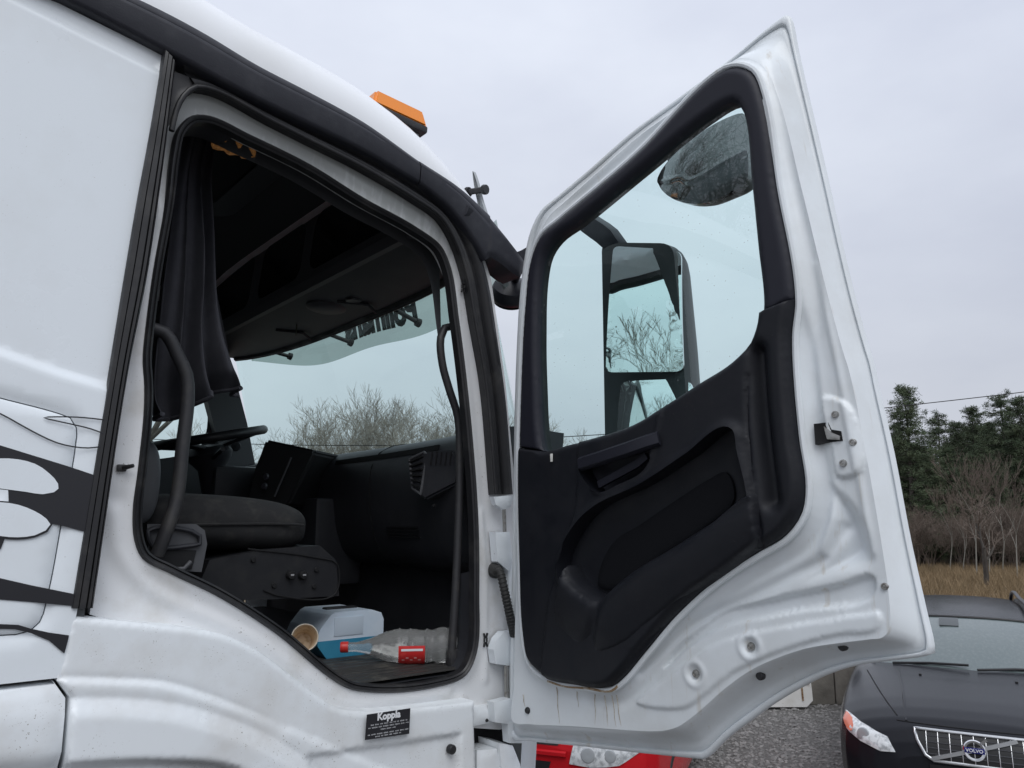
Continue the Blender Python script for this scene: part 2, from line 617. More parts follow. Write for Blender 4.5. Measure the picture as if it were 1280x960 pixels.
def text(name, body, size, m, parent, M, extrude=0.0005, align='CENTER', shear=0.0, bold=0.0):
    """flat lettering as a mesh"""
    c = bpy.data.curves.new(name, 'FONT')
    c.body = body
    c.size = size
    c.align_x = align
    c.align_y = 'CENTER'
    c.extrude = extrude
    c.shear = shear
    c.offset = bold
    c.resolution_u = 3
    o = bpy.data.objects.new(name + '_tmp', c)
    COL.objects.link(o)
    dg = bpy.context.evaluated_depsgraph_get()
    me = bpy.data.meshes.new_from_object(o.evaluated_get(dg))
    bpy.data.objects.remove(o)
    bpy.data.curves.remove(c)
    me.transform(M)
    me.name = name
    me.materials.clear()
    return link(name, me, m, parent, False)
rnd = random.Random(7)
# ================================================================== TRUCK, outside
truck = empty('truck', (HX, HY, 0), R(90) - A_CAB)
tag(truck, 'white lorry cab with black stripes and its passenger door swung wide open', 'truck')
def side(n0):
    return lambda p, q, h: (p, n0 - h, q)
NS = Vector((0, -1, 0))

def px(pts, n): return cq(pts, n)
def v3(pts2, n): return [Vector((p[0], n, p[1])) for p in pts2]

# --- outer skin behind the door, with the storage flap
GUT_LO = px([(75, 0), (205, 66), (320, 127), (380, 156), (451, 190), (521, 230), (560, 262), (585, 295), (604, 326)], 0)
GUT_HI = px([(172, 0), (250, 40), (320, 82), (380, 113), (451, 152), (521, 202), (575, 237), (610, 269), (652, 322)], 0)
ZR = GUT_LO[0][1]
sk = px([(207, 66), (191, 170), (177, 250), (160, 350), (143, 460), (96, 760), (84, 822), (78, 846)], 0)
zb = sk[-1][1]
outer = [(-2.3, ZR), (GUT_LO[0][0], ZR)] + [tuple(p) for p in cr(sk, 0.05)] + [(-2.3, zb)]
h0 = px([(0, 497), (75, 517), (88, 522), (96, 535), (95, 556), (78, 650), (60, 745), (50, 778), (38, 789), (20, 794), (0, 795)], 0)
sl_ = (h0[1][1] - h0[0][1]) / (h0[1][0] - h0[0][0])
xl = -1.98
hat = [(xl + 0.05, h0[0][1] + sl_ * (xl + 0.05 - h0[0][0])), h0[0], h0[1]] + h0[2:] + [(xl + 0.05, h0[-1][1]), (xl, h0[-1][1] + 0.05), (xl, h0[0][1] + sl_ * (xl - h0[0][0]) - 0.05)]
hat = [tuple(p) for p in cr(hat, 0.015, True)]
def shrink(poly, d):
    q = np.array(poly)
    n = len(q)
    t = np.roll(q, -1, 0) - np.roll(q, 1, 0)
    t /= np.maximum(np.linalg.norm(t, axis=1), 1e-9)[:, None]
    nr = np.stack([-t[:, 1], t[:, 0]], 1)
    a = 0.5 * np.sum(q[:, 0] * np.roll(q[:, 1], -1) - np.roll(q[:, 0], -1) * q[:, 1])
    return [tuple(p) for p in q + nr * d * (1 if a > 0 else -1)]
c1 = px([(-80, 408), (0, 435), (70, 460), (135, 480), (150, 486)], 0)
c1 = [(-2.4, c1[0][1])] + [tuple(p) for p in cr(c1, 0.02)]
c2 = px([(-120, -70), (20, 0), (110, 45), (205, 92)], 0)
c2 = [(-2.4, c2[0][1])] + c2
def hf_skin(P):
    h = 0.012 * sstep(-pdist(P, c1, signed=True), -0.006, 0.020)
    h -= 0.010 * sstep(pdist(P, c2, signed=True), -0.008, 0.016)
    h -= 0.006 * np.exp(-(pdist(P, hat, True) / 0.012) ** 2)
    h += 0.0012 * np.sin(P[:, 0] * 5 + P[:, 1] * 3)
    return h - 0.004
skin = panel('side_panel', outer, [hat], WHITE, side(0.0), truck, 0.016, hf_skin, rim=0.03, relax=0, extra=par(c1, (-.028, -.020, -.014, -.008, -.002, .003, .006, .014), .014) + par(c2, (-.014, -.008, -.002, .004, .010, .016, .024), .014) + par(hat, (-.008, .008, -.016, .016), .012, True))
pyd('flap_recess', [(xl - 0.02, 0.016, zb + 0.02), (-1.15, 0.016, zb + 0.02), (-1.15, 0.016, 2.6), (xl - 0.02, 0.016, 2.6)], [(0, 1, 2, 3)], mat('flap_seal', (0.16, 0.165, 0.17), 0.7), truck)
hat_in = shrink(hat, 0.0024)
def hf_hat(P):
    d = pdist(P, hat_in, True)
    h = 0.012 * sstep(-pdist(P, c1, signed=True), -0.006, 0.020) - 0.004 + 0.0012 * np.sin(P[:, 0] * 5 + P[:, 1] * 3)
    return h + 0.001 - 0.007 * np.clip(1 - d / 0.006, 0, 1) ** 2
flap = panel('storage_flap', hat_in, [], WHITE, side(0.0), truck, 0.022, hf_hat, rim=0.014, extra=[shrink(hat_in, 0.003), shrink(hat_in, 0.006)])

# --- vinyl graphics
def decal(name, pix, m, lift, n=0.0, smooth=True, par=None):
    q = px(pix, n)
    q = [tuple(p) for p in (cr(q, 0.012, True) if smooth else lin(q, 0.012, True))]
    def hfd(P):
        return 0.012 * sstep(-pdist(P, c1, signed=True), -0.006, 0.020) - 0.004 + 0.0012 * np.sin(P[:, 0] * 5 + P[:, 1] * 3) + lift
    return panel(name, q, [], m, side(n), par or truck, 0.02, hfd, rim=0.0005)
decal('black_band', [(-90, 530), (2, 558), (83, 583), (119, 595), (112, 630), (106, 665), (72, 656), (64, 655), (20, 640), (-90, 612)], BLACKV, 0.003, smooth=False)
decal('white_ellipse', [(-60, 588), (-20, 576), (10, 573.5), (42, 580), (60, 592), (71, 605), (71.5, 611), (66, 615.5), (52, 618), (31, 615), (0, 611), (-40, 606)], WHITE, 0.0046)
decal('ellipse_outline', [(-70, 640), (-30, 628), (0, 626.5), (21, 629.5), (42, 637.5), (59, 648), (64, 655.5), (58, 665), (43, 671.5), (21, 674.5), (0, 673), (-40, 664)], BLACKV, 0.0043)
decal('white_ellipse', [(-66, 640), (-28, 630), (0, 628), (21, 631), (42, 639), (57, 649), (61.5, 655.5), (55.5, 663), (42, 669), (21, 671.5), (0, 670), (-40, 661)], WHITE, 0.0056)
decal('white_square', [(-20, 610), (9, 613), (9.5, 627), (-20, 625)], WHITE, 0.0046, smooth=False)
decal('black_stripe', [(-90, 690), (0, 722.5), (37, 731), (91, 742), (90, 757), (37, 752), (0, 749), (-90, 735)], BLACKV, 0.003, smooth=False)
decal('black_stripe', [(-80, 800), (-40, 786), (0, 779.5), (22, 780.5), (37, 785), (60, 790), (85, 793.5), (82, 806), (79, 816), (60, 800), (37, 790.5), (18, 786), (0, 785.5), (-40, 797)], BLACKV, 0.003, smooth=False)
decal('black_stripe', [(-60, 662), (0, 671), (5, 673), (0, 686), (-30, 700), (-60, 690)], BLACKV, 0.0034, smooth=False)
def pinline(pix, lift=0.0055):
    q = [np.array(p) for p in cr(px(pix, 0), 0.012)]
    A = np.array(q)
    hh = 0.012 * sstep(-pdist(A, c1, signed=True), -0.006, 0.020) - 0.004 + 0.0012 * np.sin(A[:, 0] * 5 + A[:, 1] * 3) + lift
    sweep('pinstripe', [(a[0], -h, a[1]) for a, h in zip(A, hh)], [(-0.0014, -0.0003), (0.0014, -0.0003), (0.0014, 0.0003), (-0.0014, 0.0003)], BLACKV, truck, normal=NS)
pinline([(-60, 498), (0, 518.5), (21, 530), (48, 544.6), (69, 554), (89.6, 559), (108, 560.6), (124, 559)])
pinline([(131, 526), (104, 523), (83, 522), (53, 523), (69, 527), (94, 532.5), (112, 537), (127, 542.5)])

# --- B-pillar weather strip (wide black rubber)
bl = px([(205, 64), (187, 170), (172, 250), (155, 350), (137, 460), (88, 760)], -0.004)
br = px([(219, 80), (211, 150), (198, 250), (183, 350), (161, 460), (116, 760)], -0.004)
ribbon('pillar_weather_strip', cr(bl, 0.03), cr(br, 0.03), [(0, -.06), (0, .004), (.06, .012), (.28, .014), (.31, .009), (.34, .013), (.60, .015), (.63, .004), (.68, .004), (.71, .011), (.84, .012), (.87, .006), (.90, .010), (.98, .006), (1, -.03)], RUBBER, side(-0.002), truck, 60)

# --- painted door frame (ring round the opening)
NR = 0.05
RO = [(212, 80), (206, 170), (196, 260), (180, 350), (160, 440), (148, 520), (112, 768), (170, 786), (262, 799), (295, 809), (328, 827), (377, 865), (420, 893), (450, 903), (590, 890), (592, 910), (624, 912), (646, 908), (646, 760), (645, 620), (632, 480), (614, 350), (600, 305), (575, 258), (521, 210), (451, 172), (380, 134), (320, 104), (250, 68)]
SO = [(206, 250), (213, 192), (221, 162), (238, 147), (260, 147), (310, 170), (385, 207), (451, 248), (521, 287), (549, 309), (561, 336), (571, 400), (580, 470), (589, 560), (595, 650), (596, 740), (593, 815), (580, 843), (543, 858), (445, 863), (427, 857), (340, 789), (270, 745), (210, 716), (177, 698), (167, 675), (165, 640), (171, 587), (178, 520), (179, 484), (177, 450), (180, 415), (190, 340)]
ro = [tuple(p) for p in lin(px(RO, NR), 0.03, True)]
so_ = [tuple(p) for p in cr(px(SO, NR), 0.015, True)]
hole = shrink(so_, 0.008)
dimple = px([(142, 640), (150, 690), (175, 725), (215, 752), (262, 772), (330, 806), (385, 848), (430, 876), (500, 874), (560, 866)], NR)
ridge = px([(600, 640), (606, 720), (606, 850)], NR)
dimple = [tuple(p) for p in cr(dimple, 0.012)]
def hf_ring(P):
    ds, do = pdist(P, so_, True), pdist(P, ro, True)
    h = 0.010 * np.exp(-((ds - 0.0) / 0.02) ** 2)
    h += 0.006 * np.exp(-(pdist(P, dimple) / 0.014) ** 2)
    h -= 0.004 * np.exp(-((pdist(P, dimple) - 0.03) / 0.02) ** 2)
    h += 0.008 * np.exp(-(pdist(P, ridge) / 0.010) ** 2)
    top = sstep(P[:, 1], 2.85, 3.0)
    h -= top * 0.03 * sstep(-ds + 0.0, -0.05, 0.0) * 0.6
    return h
RINGM = mat('door_frame_paint', (0.78, 0.79, 0.80), 0.36, coat=0.2, noise=(7, (0.55, 0.53, 0.49), 0.52, 0.85), specks=(210, (0.26, 0.23, 0.20), 0.665), rnoise=(7, 0.28, 0.5))
def add_grime_shade(m):
    """dried road film, plus shade put into the colour, in the top channel of the door frame"""
    t = m.node_tree
    b = t.nodes['Principled BSDF']
    src = b.inputs['Base Color'].links[0].from_socket
    tcn = N_(t, 'ShaderNodeTexCoord')
    sp = N_(t, 'ShaderNodeSeparateXYZ')
    t.links.new(tcn.outputs['Object'], sp.inputs[0])
    mpn = N_(t, 'ShaderNodeMapping')
    mpn.inputs['Scale'].default_value = (55, 55, 9)
    t.links.new(tcn.outputs['Object'], mpn.inputs['Vector'])
    nn = N_(t, 'ShaderNodeTexNoise')
    nn.inputs['Scale'].default_value = 1.0
    nn.inputs['Detail'].default_value = 5
    t.links.new(mpn.outputs[0], nn.inputs['Vector'])
    ml = N_(t, 'ShaderNodeMath', operation='MULTIPLY_ADD')
    ml.inputs[1].default_value = 0.62
    t.links.new(nn.outputs['Fac'], ml.inputs[0])
    t.links.new(sp.outputs['Z'], ml.inputs[2])
    mr = N_(t, 'ShaderNodeMapRange')
    mr.inputs['From Min'].default_value = 3.10
    mr.inputs['From Max'].default_value = 3.42
    mr.inputs['To Max'].default_value = 0.92
    t.links.new(ml.outputs[0], mr.inputs['Value'])
    mm = N_(t, 'ShaderNodeMix', data_type='RGBA')
    mm.inputs[7].default_value = (0.44, 0.455, 0.44, 1)  # one grey for the road film and the painted-in shade of the tilted band
    t.links.new(mr.outputs[0], mm.inputs['Factor'])
    t.links.new(src, mm.inputs[6])
    t.links.new(mm.outputs[2], b.inputs['Base Color'])
add_grime_shade(RINGM)
panel('door_frame', ro, [hole], RINGM, side(NR), truck, 0.009, hf_ring, rim=0.03, relax=1, extra=par(dimple, (0,), .008) + [so_])
seal_mid = shrink(so_, 0.0095)
sweep('door_seal', v3(seal_mid, NR - 0.006), [(-.010, -.012), (-.010, .006), (-.005, .012), (.001, .009), (.003, .005), (.005, .009), (.0095, .005), (.010, -.02)], RUBBER, truck, normal=NS, closed=True)
# inner return of the opening, dark
inner = shrink(so_, 0.0165)
vs, fs = [], []
k = len(inner)
for p in inner: vs += [(p[0], NR - 0.004, p[1]), (p[0], NR + (0.09 if (p[1] < 2.0 or p[0] < -0.9) else 0.012), p[1])]
for i in range(k):
    j = (i + 1) % k
    fs.append((2 * i, 2 * j, 2 * j + 1, 2 * i + 1))
pyd('opening_lining', vs, fs, INT, truck)

# --- black channel under the roof gutter and down the A-pillar
B1 = [(213, 165), (219, 140), (228, 122), (244, 110), (267, 114), (335, 150), (380, 173), (451, 209), (521, 251), (550, 272), (568, 301), (582, 343), (592, 400), (606, 480), (618, 618)]
B2 = [(641, 618), (632, 500), (621, 420), (610, 352), (600, 318), (585, 288), (560, 257), (521, 226), (451, 186), (380, 152), (320, 123), (260, 92), (218, 70), (211, 90), (209, 150)]
nb = 0.02
b1, b2 = px(B1, nb), px(B2, nb)
ribbon('frame_weather_strip', cr(b1[3:], 0.02), cr(b2[::-1][2:], 0.02), [(0, -.03), (0, .004), (.10, .010), (.26, .010), (.34, .0), (.50, -.002), (.58, .010), (.68, .016), (.80, .014), (.88, .002), (1, .0), (1, -.03)], RUBBER, side(nb), truck, 120)
ribbon('corner_weather_strip', cr(px([(211, 90), (224, 92), (250, 104)], nb), .01), cr(px([(209, 160), (216, 148), (224, 126), (246, 110)], nb), .01), [(0, -.03), (0, .002), (.4, .0), (.8, .003), (1, .006), (1, -.03)], RUBBER, side(nb), truck, 24)
tube('seal_bead', [Vector((p[0], nb - 0.008, p[1])) for p in cr(b1, 0.02)], 0.007, RUBBER, truck)

# --- roof gutter trim: long strip and the front piece that carries the mirrors
zt = GUT_HI[0][1]
split = 5
lo = [(-2.3, ZR)] + GUT_LO[:split + 1]
hi = [(-2.3, zt)] + GUT_HI[:split + 1]
def gut(name, lo, hi, n0):
    return ribbon(name, cr(lo, 0.03), cr(hi, 0.03), [(0, -.05), (0, .006), (.05, .012), (.12, .015), (.62, .020), (.70, .020), (.74, .016), (.78, .017), (.94, .012), (1, .004), (1, -.05)], GUTTER, side(n0), truck, 70)
gut('roof_gutter_trim', lo, hi, 0.0)
def sh(p, d): return (p[0] + d, p[1])
gut('mirror_arm_cover', [sh(GUT_LO[split], .003)] + GUT_LO[split + 1:], [sh(GUT_HI[split], .003)] + GUT_HI[split + 1:8], -0.001)

q_ = px([(609, 268), (632, 296), (656, 327), (650, 347), (640, 341), (628, 331), (613, 321), (603, 327)], 0.012)
ap_ = [tuple(p) for p in lin(q_, 0.01, True)]
panel('arm_cover_front', ap_, [], GUTTER, side(0.012), truck, 0.01, lambda P: 0.010 * sstep(pdist(P, ap_, True), 0, 0.012), rim=0.09)

# --- roof
gx = [(-2.3, zt)] + GUT_HI[:8]
gx = cr(gx, 0.05)
def roof_fn(u, v):
    s = v * (len(gx) - 1)
    i = min(int(s), len(gx) - 2)
    p = gx[i] * (1 - (s - i)) + gx[i + 1] * (s - i)
    c = 0.255 * (1 - sstep(np.array([p[0]]), -0.42, 0.02)[0]) + 0.03
    th = math.pi * u
    cs, sn = math.cos(th), math.sin(th)
    n = 1.15 - 1.14 * math.copysign(abs(cs) ** 0.42, cs)
    return (p[0] + (1 - abs(cs)) * 0.25 * sstep(np.array([p[0]]), -1.0, 0.0)[0], n + 0.006, p[1] - 0.012 + c * abs(sn) ** 0.75)
ROOFM = mat('roof_paint', (0.80, 0.815, 0.83), 0.28, coat=0.4, noise=(3, (0.72, 0.73, 0.73), 0.5, 0.8), bump=(420, 0.12, 0.002))
grid('roof', roof_fn, 61, len(gx), ROOFM, truck)
def roofz(f, n):
    i = int(np.argmin([abs(p[0] - f) for p in gx]))
    c = 0.255 * (1 - sstep(np.array([f]), -0.42, 0.02)[0]) + 0.03
    cs = min(1.0, abs((1.15 - n) / 1.14)) ** (1 / 0.42)
    return gx[i][1] - 0.012 + c * math.sqrt(max(0.0, 1 - cs * cs)) ** 0.75 - 0.035
# rear wall, far side
pyd('rear_wall', [(-2.3, 0.01, 1.5), (-2.3, 2.29, 1.5), (-2.3, 2.29, 3.4), (-2.3, 0.01, 3.4)], [(0, 1, 2, 3)], WHITE, truck)

# --- lower side: fender and step panel
FE = [(88, 770), (120, 773), (170, 778), (230, 784), (262, 789), (295, 799), (328, 817), (377, 855), (400, 872), (420, 884), (450, 889), (500, 887), (592, 876), (592, 905), (594, 965), (594, 1010)]
fe = px(FE, -0.002)
arch_c, arch_r = (-1.02, 1.02), 0.66
fo = [tuple(p) for p in cr(fe[:12], 0.012)] + [tuple(p) for p in lin(fe[12:], 0.025)] + [(fe[-1][0], 1.30), (arch_c[0] + 0.70, 1.30)]
ang0 = math.atan2(1.30 - arch_c[1], 0.62)
fo += [(arch_c[0] + arch_r * math.cos(a), arch_c[1] + arch_r * 0.92 * math.sin(a)) for a in np.linspace(ang0, math.pi * 0.62, 22)]
gapl = px([(79, 1010), (79, 960), (86, 871), (70, 850), (77, 822)], -0.002)
fo += [tuple(p) for p in lin(gapl, 0.03)]
k2 = px([(74, 848), (148, 850), (197, 853), (246, 866), (295, 884), (345, 905)], 0)
k3 = px([(60, 873), (89, 873), (164, 874), (230, 883), (295, 904), (344, 927), (394, 962), (430, 1000)], 0)
k4 = px([(60, 952), (82, 950), (140, 946), (197, 945), (279, 951), (330, 975)], 0)
k5 = px([(380, 942), (430, 936), (500, 927), (574, 915), (574, 1010)], 0)
k2, k3, k4 = [[tuple(p) for p in cr(k_, 0.012)] for k_ in (k2, k3, k4)]
def hf_f(P):
    d = pdist(P, fo, True)
    h = 0.008 * sstep(d, 0, 0.007)
    s2 = pdist(P, k2, signed=True)
    fade2 = 1 - sstep(P[:, 0], -0.85, -0.70)
    h += 0.007 * sstep(-s2, -0.002, 0.006) * fade2 + 0.007 * (1 - fade2) * sstep(-s2, -0.02, 0.05) - 0.003 * np.exp(-((s2 - 0.004) / 0.005) ** 2) * fade2
    s3 = pdist(P, k3, signed=True)
    h += 0.013 * sstep(-s3, -0.003, 0.035) - 0.003 * np.exp(-((s3 - 0.004) / 0.006) ** 2)
    s4 = pdist(P, k4, signed=True)
    h -= 0.035 * sstep(-s4, -0.002, 0.02) * (P[:, 0] < -0.7)
    s5 = insidef(P, k5 + [(-0.55, 1.3)], 0.007)
    h -= 0.011 * s5
    return h
panel('wheel_fender', fo, [], WHITE2, side(-0.002), truck, 0.0058, hf_f, rim=0.06, relax=2, extra=par(k2, (-.010, -.006, -.002, .002, .006, .010), .010) + par(k5, (-.007, -.003, .003, .007), .010) + par(k4, (-.02, -.01, 0), .012) + par(k3, (-.03, -.015, -.003, .003, .008), .012) + par(fo, (.0035, .007, .012, -.0035, -.007, -.012), .010, True))
gl2 = px([(74, 822), (66, 851), (81, 872), (73, 960), (73, 1010)], 0)
so2 = [(-2.3, zb - 0.012)] + [(gl2[0][0] - 0.004, zb - 0.012)] + [tuple(p) for p in lin(gl2[1:], .03)] + [(gl2[-1][0], 1.45), (-2.3, 1.45)]
kb = px([(-100, 872), (0, 874), (81, 872)], 0)
kb2 = px([(-100, 958), (0, 955), (80, 950)], 0)
def hf_s(P):
    h = 0.008 * sstep(pdist(P, so2, True), 0, 0.012)
    h += 0.010 * sstep(-pdist(P, kb, signed=True), -0.006, 0.03)
    h -= 0.03 * sstep(-pdist(P, kb2, signed=True), -0.002, 0.02)
    return h
panel('rear_fender', so2, [], WHITE2, side(-0.004), truck, 0.016, hf_s, rim=0.06)
DARK = mat('gap_dark', (0.02, 0.02, 0.02), 0.8)
pyd('inner_fender', [(-2.25, 0.075, 1.0), (-0.02, 0.075, 1.0), (-0.12, 0.075, 1.70), (-0.45, 0.075, 1.70), (-1.1, 0.075, 2.0), (-2.25, 0.075, 2.0)], [(0, 1, 2, 3, 4, 5)], DARK, truck)

# sticker on the fender
st = px([(458, 893), (512.5, 885), (511, 917), (455.5, 925)], -0.022)
stk = pyd('sticker', [(p[0], -0.0165 - 0.0075, p[1]) for p in st] , [(0, 1, 2, 3)], BLACKV, truck, False)
o_ = np.array(st[0]); ex = np.array(st[1]) - o_; ey = np.array(st[3]) - o_
stw, sth = np.linalg.norm(ex), np.linalg.norm(ey)
exn, eyn = ex / stw, -ey / sth
def stM(a, b):
    c = o_ + ex * a + ey * b
    return Matrix(((exn[0], eyn[0], 0, c[0]), (0, 0, -1, -0.0252), (exn[1], eyn[1], 0, c[1]), (0, 0, 0, 1)))
WT = mat('print_white', (0.75, 0.76, 0.78), 0.5)
RT = mat('print_red', (0.45, 0.08, 0.08), 0.5)
text('lettering', 'Koppla', 0.024, WT, stk, stM(0.5, 0.17), bold=0.0009)
bm = bmesh.new()
r2 = random.Random(3)
for row, (a0, a1) in enumerate(((0.10, 0.93), (0.05, 0.97), (0.33, 0.68), (0.05, 0.97), (0.22, 0.80))):
    bb = (0.45, 0.56, 0.67, 0.83, 0.93)[row]
    a = a0
    while a < a1:
        wd = min(r2.uniform(0.05, 0.13), a1 - a + 0.01)
        M = stM(a + wd / 2, bb)
        for q in range(max(2, int(wd / 0.016))):      # tiny print: one stroke for each letter
            xx = a + (q + 0.5) * wd / max(2, int(wd / 0.016))
            hgt = r2.choice((0.0022, 0.0028, 0.0034))
            M = stM(xx, bb)
            vv = [bm.verts.new(M @ Vector(c)) for c in ((-0.0004, -hgt / 2, 0), (0.0005, -hgt / 2, 0), (0.0005, hgt / 2, 0), (-0.0004, hgt / 2, 0))]
            bm.faces.new(vv)
        a += wd + 0.025
from_bm('small_print', bm, WT, stk, False)

# round plug
pc = cp(565, 937, n=-0.014)
lathe('rubber_plug', [(0.0, 0.006), (0.010, 0.006), (0.0125, 0.003), (0.0125, -0.01)], RUBBER, truck, 20, axis=(0, -1, 0), origin=(pc.x, -0.014, pc.z))

# front corner pieces below the hinge pillar
def piece(name, pix, n, m, th=0.03, smooth=False, bev=0.006, **kw):
    q = px(pix, n)
    q = [tuple(p) for p in (cr(q, 0.012, True) if smooth else lin(q, 0.012, True))]
    return panel(name, q, [], m, side(n), truck, 0.012, lambda P: bev * sstep(pdist(P, q, True), 0, 0.01), rim=th, **kw)
piece('corner_panel', [(596, 938), (621, 936), (628, 965), (630, 1010), (596, 1010)], 0.01, WHITE2, 0.08)
piece('corner_panel', [(624, 929), (641, 932), (650, 955), (655, 985), (655, 1010), (632, 1010), (627, 960)], 0.0, WHITE2, 0.10)
piece('pillar_foot', [(590, 884), (620, 880), (622, 902), (590, 908)], 0.03, WHITE2, 0.04)
piece('pillar_gap', [(586, 900), (636, 900), (640, 945), (586, 945)], 0.11, DEEP, 0.02)

# --- hinges, cable boot, clips
def hinge(pix, n=0.012, th=0.03):
    return piece('hinge', pix, n, WHITE, th, bev=0.005)
hinge([(619, 665), (637, 665), (641, 700), (636, 714), (622, 702)])
hinge([(622, 799), (630, 790), (641, 789), (641, 833), (620, 830), (617, 812)])
hinge([(617, 878), (638, 873), (655, 893), (655, 929), (637, 929), (635, 905), (619, 903)], n=-0.005)
piece('hinge_plate', [(634, 700), (645, 700), (648, 800), (646, 880), (640, 890), (636, 820), (640, 790)], 0.02, WHITE, 0.02)
piece('strip_end_bracket', [(617, 621), (642, 619), (638, 634), (630, 637), (620, 631)], 0.0, WHITE, 0.02)
tube('hinge_pin', [cp(630, 636, n=0.02), cp(631, 668, n=0.02)], 0.006, STEEL, truck)
tube('hinge_pin', [cp(633, 832, n=0.015), cp(634, 880, n=0.015)], 0.008, STEEL, truck)
BOOT = mat('cable_boot', (0.035, 0.035, 0.034), 0.6)
pth = cr([cp(618, 712, n=0.03), cp(625, 716, n=-0.01), cp(631, 740, n=-0.03), cp(637, 768, n=-0.025), cp(644, 800, n=0.0)], 0.0018)
nb_ = len(pth)
sweep('cable_boot', pth, circ(0.0125, 12), BOOT, truck, radf=lambda t: (1.35 if t < 0.10 else 0.92 + 0.16 * (math.sin(t * 2 * math.pi * 26) > 0)) * (1 if t < 0.93 else 0.7))
lathe('cable_grommet', [(0.0, 0.012), (0.016, 0.012), (0.022, 0.006), (0.024, 0.0), (0.024, -0.02)], BOOT, truck, 20, axis=(-0.3, -1, 0), origin=cp(620, 713, n=0.035))
def clip(x, y, n):
    c = cp(x, y, n=n)
    bm = bmesh.new()
    for sgn in (1, -1):
        for dx in (-1, 1):
            box_bm(bm, (c.x + dx * 0.0045, c.y, c.z + sgn * 0.0125), (0.005, 0.006, 0.015), Matrix.Rotation(dx * sgn * 0.30, 3, 'Y'), 0.001, 1)
        box_bm(bm, (c.x, c.y, c.z + sgn * 0.0075), (0.010, 0.006, 0.004), None, 0.001, 1)
    for dx in (-1, 1): box_bm(bm, (c.x + dx * 0.005, c.y, c.z), (0.003, 0.006, 0.012), None, 0.001, 1)
    from_bm('panel_clip', bm, RUBBER, truck)
clip(607, 800, NR - 0.012)
clip(579, 358, NR - 0.012)
c = cp(598, 693, n=NR)
lathe('frame_hole', [(0, 0.001), (0.004, 0.001), (0.005, 0)], DEEP, truck, 12, axis=(0, -1, 0), origin=(c.x, NR - 0.008, c.z))
for x, y in ((607, 900), (618, 692)):
    c = cp(x, y, n=NR - 0.02)
    lathe('bolt', [(0, 0.004), (0.004, 0.004), (0.005, 0)], RUBBER, truck, 10, axis=(0, -1, 0), origin=(c.x, NR - 0.025, c.z))
# striker on the B-pillar
sc = [cp(152, 585, n=NR), cp(158, 584, n=NR - 0.02), cp(167, 582, n=NR - 0.03)]
tube('door_striker', sc, 0.0065, RUBBER, truck, radf=lambda t: 1.0 - 0.35 * t)
rbox('striker_plate', cp(152, 585, n=NR - 0.006), (0.02, 0.012, 0.016), RUBBER, truck, 0.004)

# --- windscreen, outer A-pillars, front
def wsf(n, z):
    x = (n - 1.15) / 1.12
    k_ = (z - 2.45) / 0.60
    return -0.03 + (0.34 - 0.14 * k_) * max(0.0, 1 - abs(x) ** 3.2) ** 0.6 - 0.12 * k_
grid('windscreen', lambda u, v: (wsf(0.06 + 2.18 * u, 2.40 + 0.66 * v) + 0.03, 0.06 + 2.18 * u, 2.40 + 0.66 * v), 41, 9, GL_WS, truck)
def front_fn(u, v):
    n = 0.03 + 2.24 * u
    z = 1.15 + 1.25 * v
    return (wsf(n, 2.45) + 0.06 + 0.05 * math.sin(v * 2.6), n, z)
grid('front_panel', front_fn, 31, 12, WHITE, truck)
def head_fn(u, v):
    n = 0.03 + 2.24 * u
    return (wsf(n, 3.06) + 0.03 - 0.06 * v, n, 3.05 + 0.12 * v)
grid('windscreen_header', head_fn, 31, 5, WHITE, truck)
near_p = [cp(x, y, n=NR + 0.035) for x, y in ((604, 620), (599, 540), (591, 460), (583, 390), (574, 340), (562, 305))]
sweep('front_pillar', cr(near_p, 0.03), [(-.018, -.02), (.018, -.02), (.018, .02), (-.018, .02)], WHITE, truck, normal=(0, -1, 0))
sweep('front_pillar', [(p.x, 2.25, p.z) for p in near_p], [(-.035, -.03), (.035, -.03), (.035, .03), (-.035, .03)], WHITE, truck, normal=(0, -1, 0))
# wiper-side cowl so the glass meets the dash
# smoked sun visor with lettering outside the windscreen
VIS = glass('smoked_visor', (0.44, 0.50, 0.47), 0.05)
def wave(n):
    return 0.012 * math.sin((n - 0.2) * 2 * math.pi / 0.95)
def vz(n): return 2.975 + wave(n) + 0.05 * abs((n - 1.15) / 1.1) ** 3
def vf(n, t): return wsf(n, 3.0) + 0.13 + 0.06 * (1 - t)
grid('sun_visor', lambda u, v: (vf(0.24 + 2.08 * u, v), 0.24 + 2.08 * u, vz(0.24 + 2.08 * u) + 0.24 * v), 60, 8, VIS, truck)
# --- lettering and brackets on the visor (reads right way round from the road)
LM = BLACKV
def visor_pt(n, t): return Vector((vf(n, t) + 0.012, n, vz(n) + 0.27 * t))
me_l = text('visor_lettering', 'Polimans', 0.165, LM, truck, Matrix.Identity(4), bold=0.009)
xs = [v.co.x for v in me_l.data.vertices]
x0, x1 = min(xs), max(xs)
NL0, NL1 = 0.95, 1.60
for v in me_l.data.vertices:                       # wrap the word round the visor
    nn_ = NL0 + (v.co.x - x0) / (x1 - x0) * (NL1 - NL0)
    t_ = 0.46 + v.co.y / 0.27
    v.co = visor_pt(nn_, t_) + Vector((v.co.z, 0, 0))
for nn_ in (0.90, 1.50, 2.05):
    p0, p1 = visor_pt(nn_, 0.16) + Vector((-0.03, 0, 0)), Vector((wsf(nn_, 3.06) + 0.05, nn_ + 0.04, 3.07))
    br_ = tube('visor_bracket', [p0, p1], 0.010, RUBBER, truck)
    lathe('bracket_knob', [(0, 0.02), (0.018, 0.018), (0.02, 0), (0.0, -0.005)], RUBBER, br_, 14, axis=(-1, 0, 0.2), origin=p0)
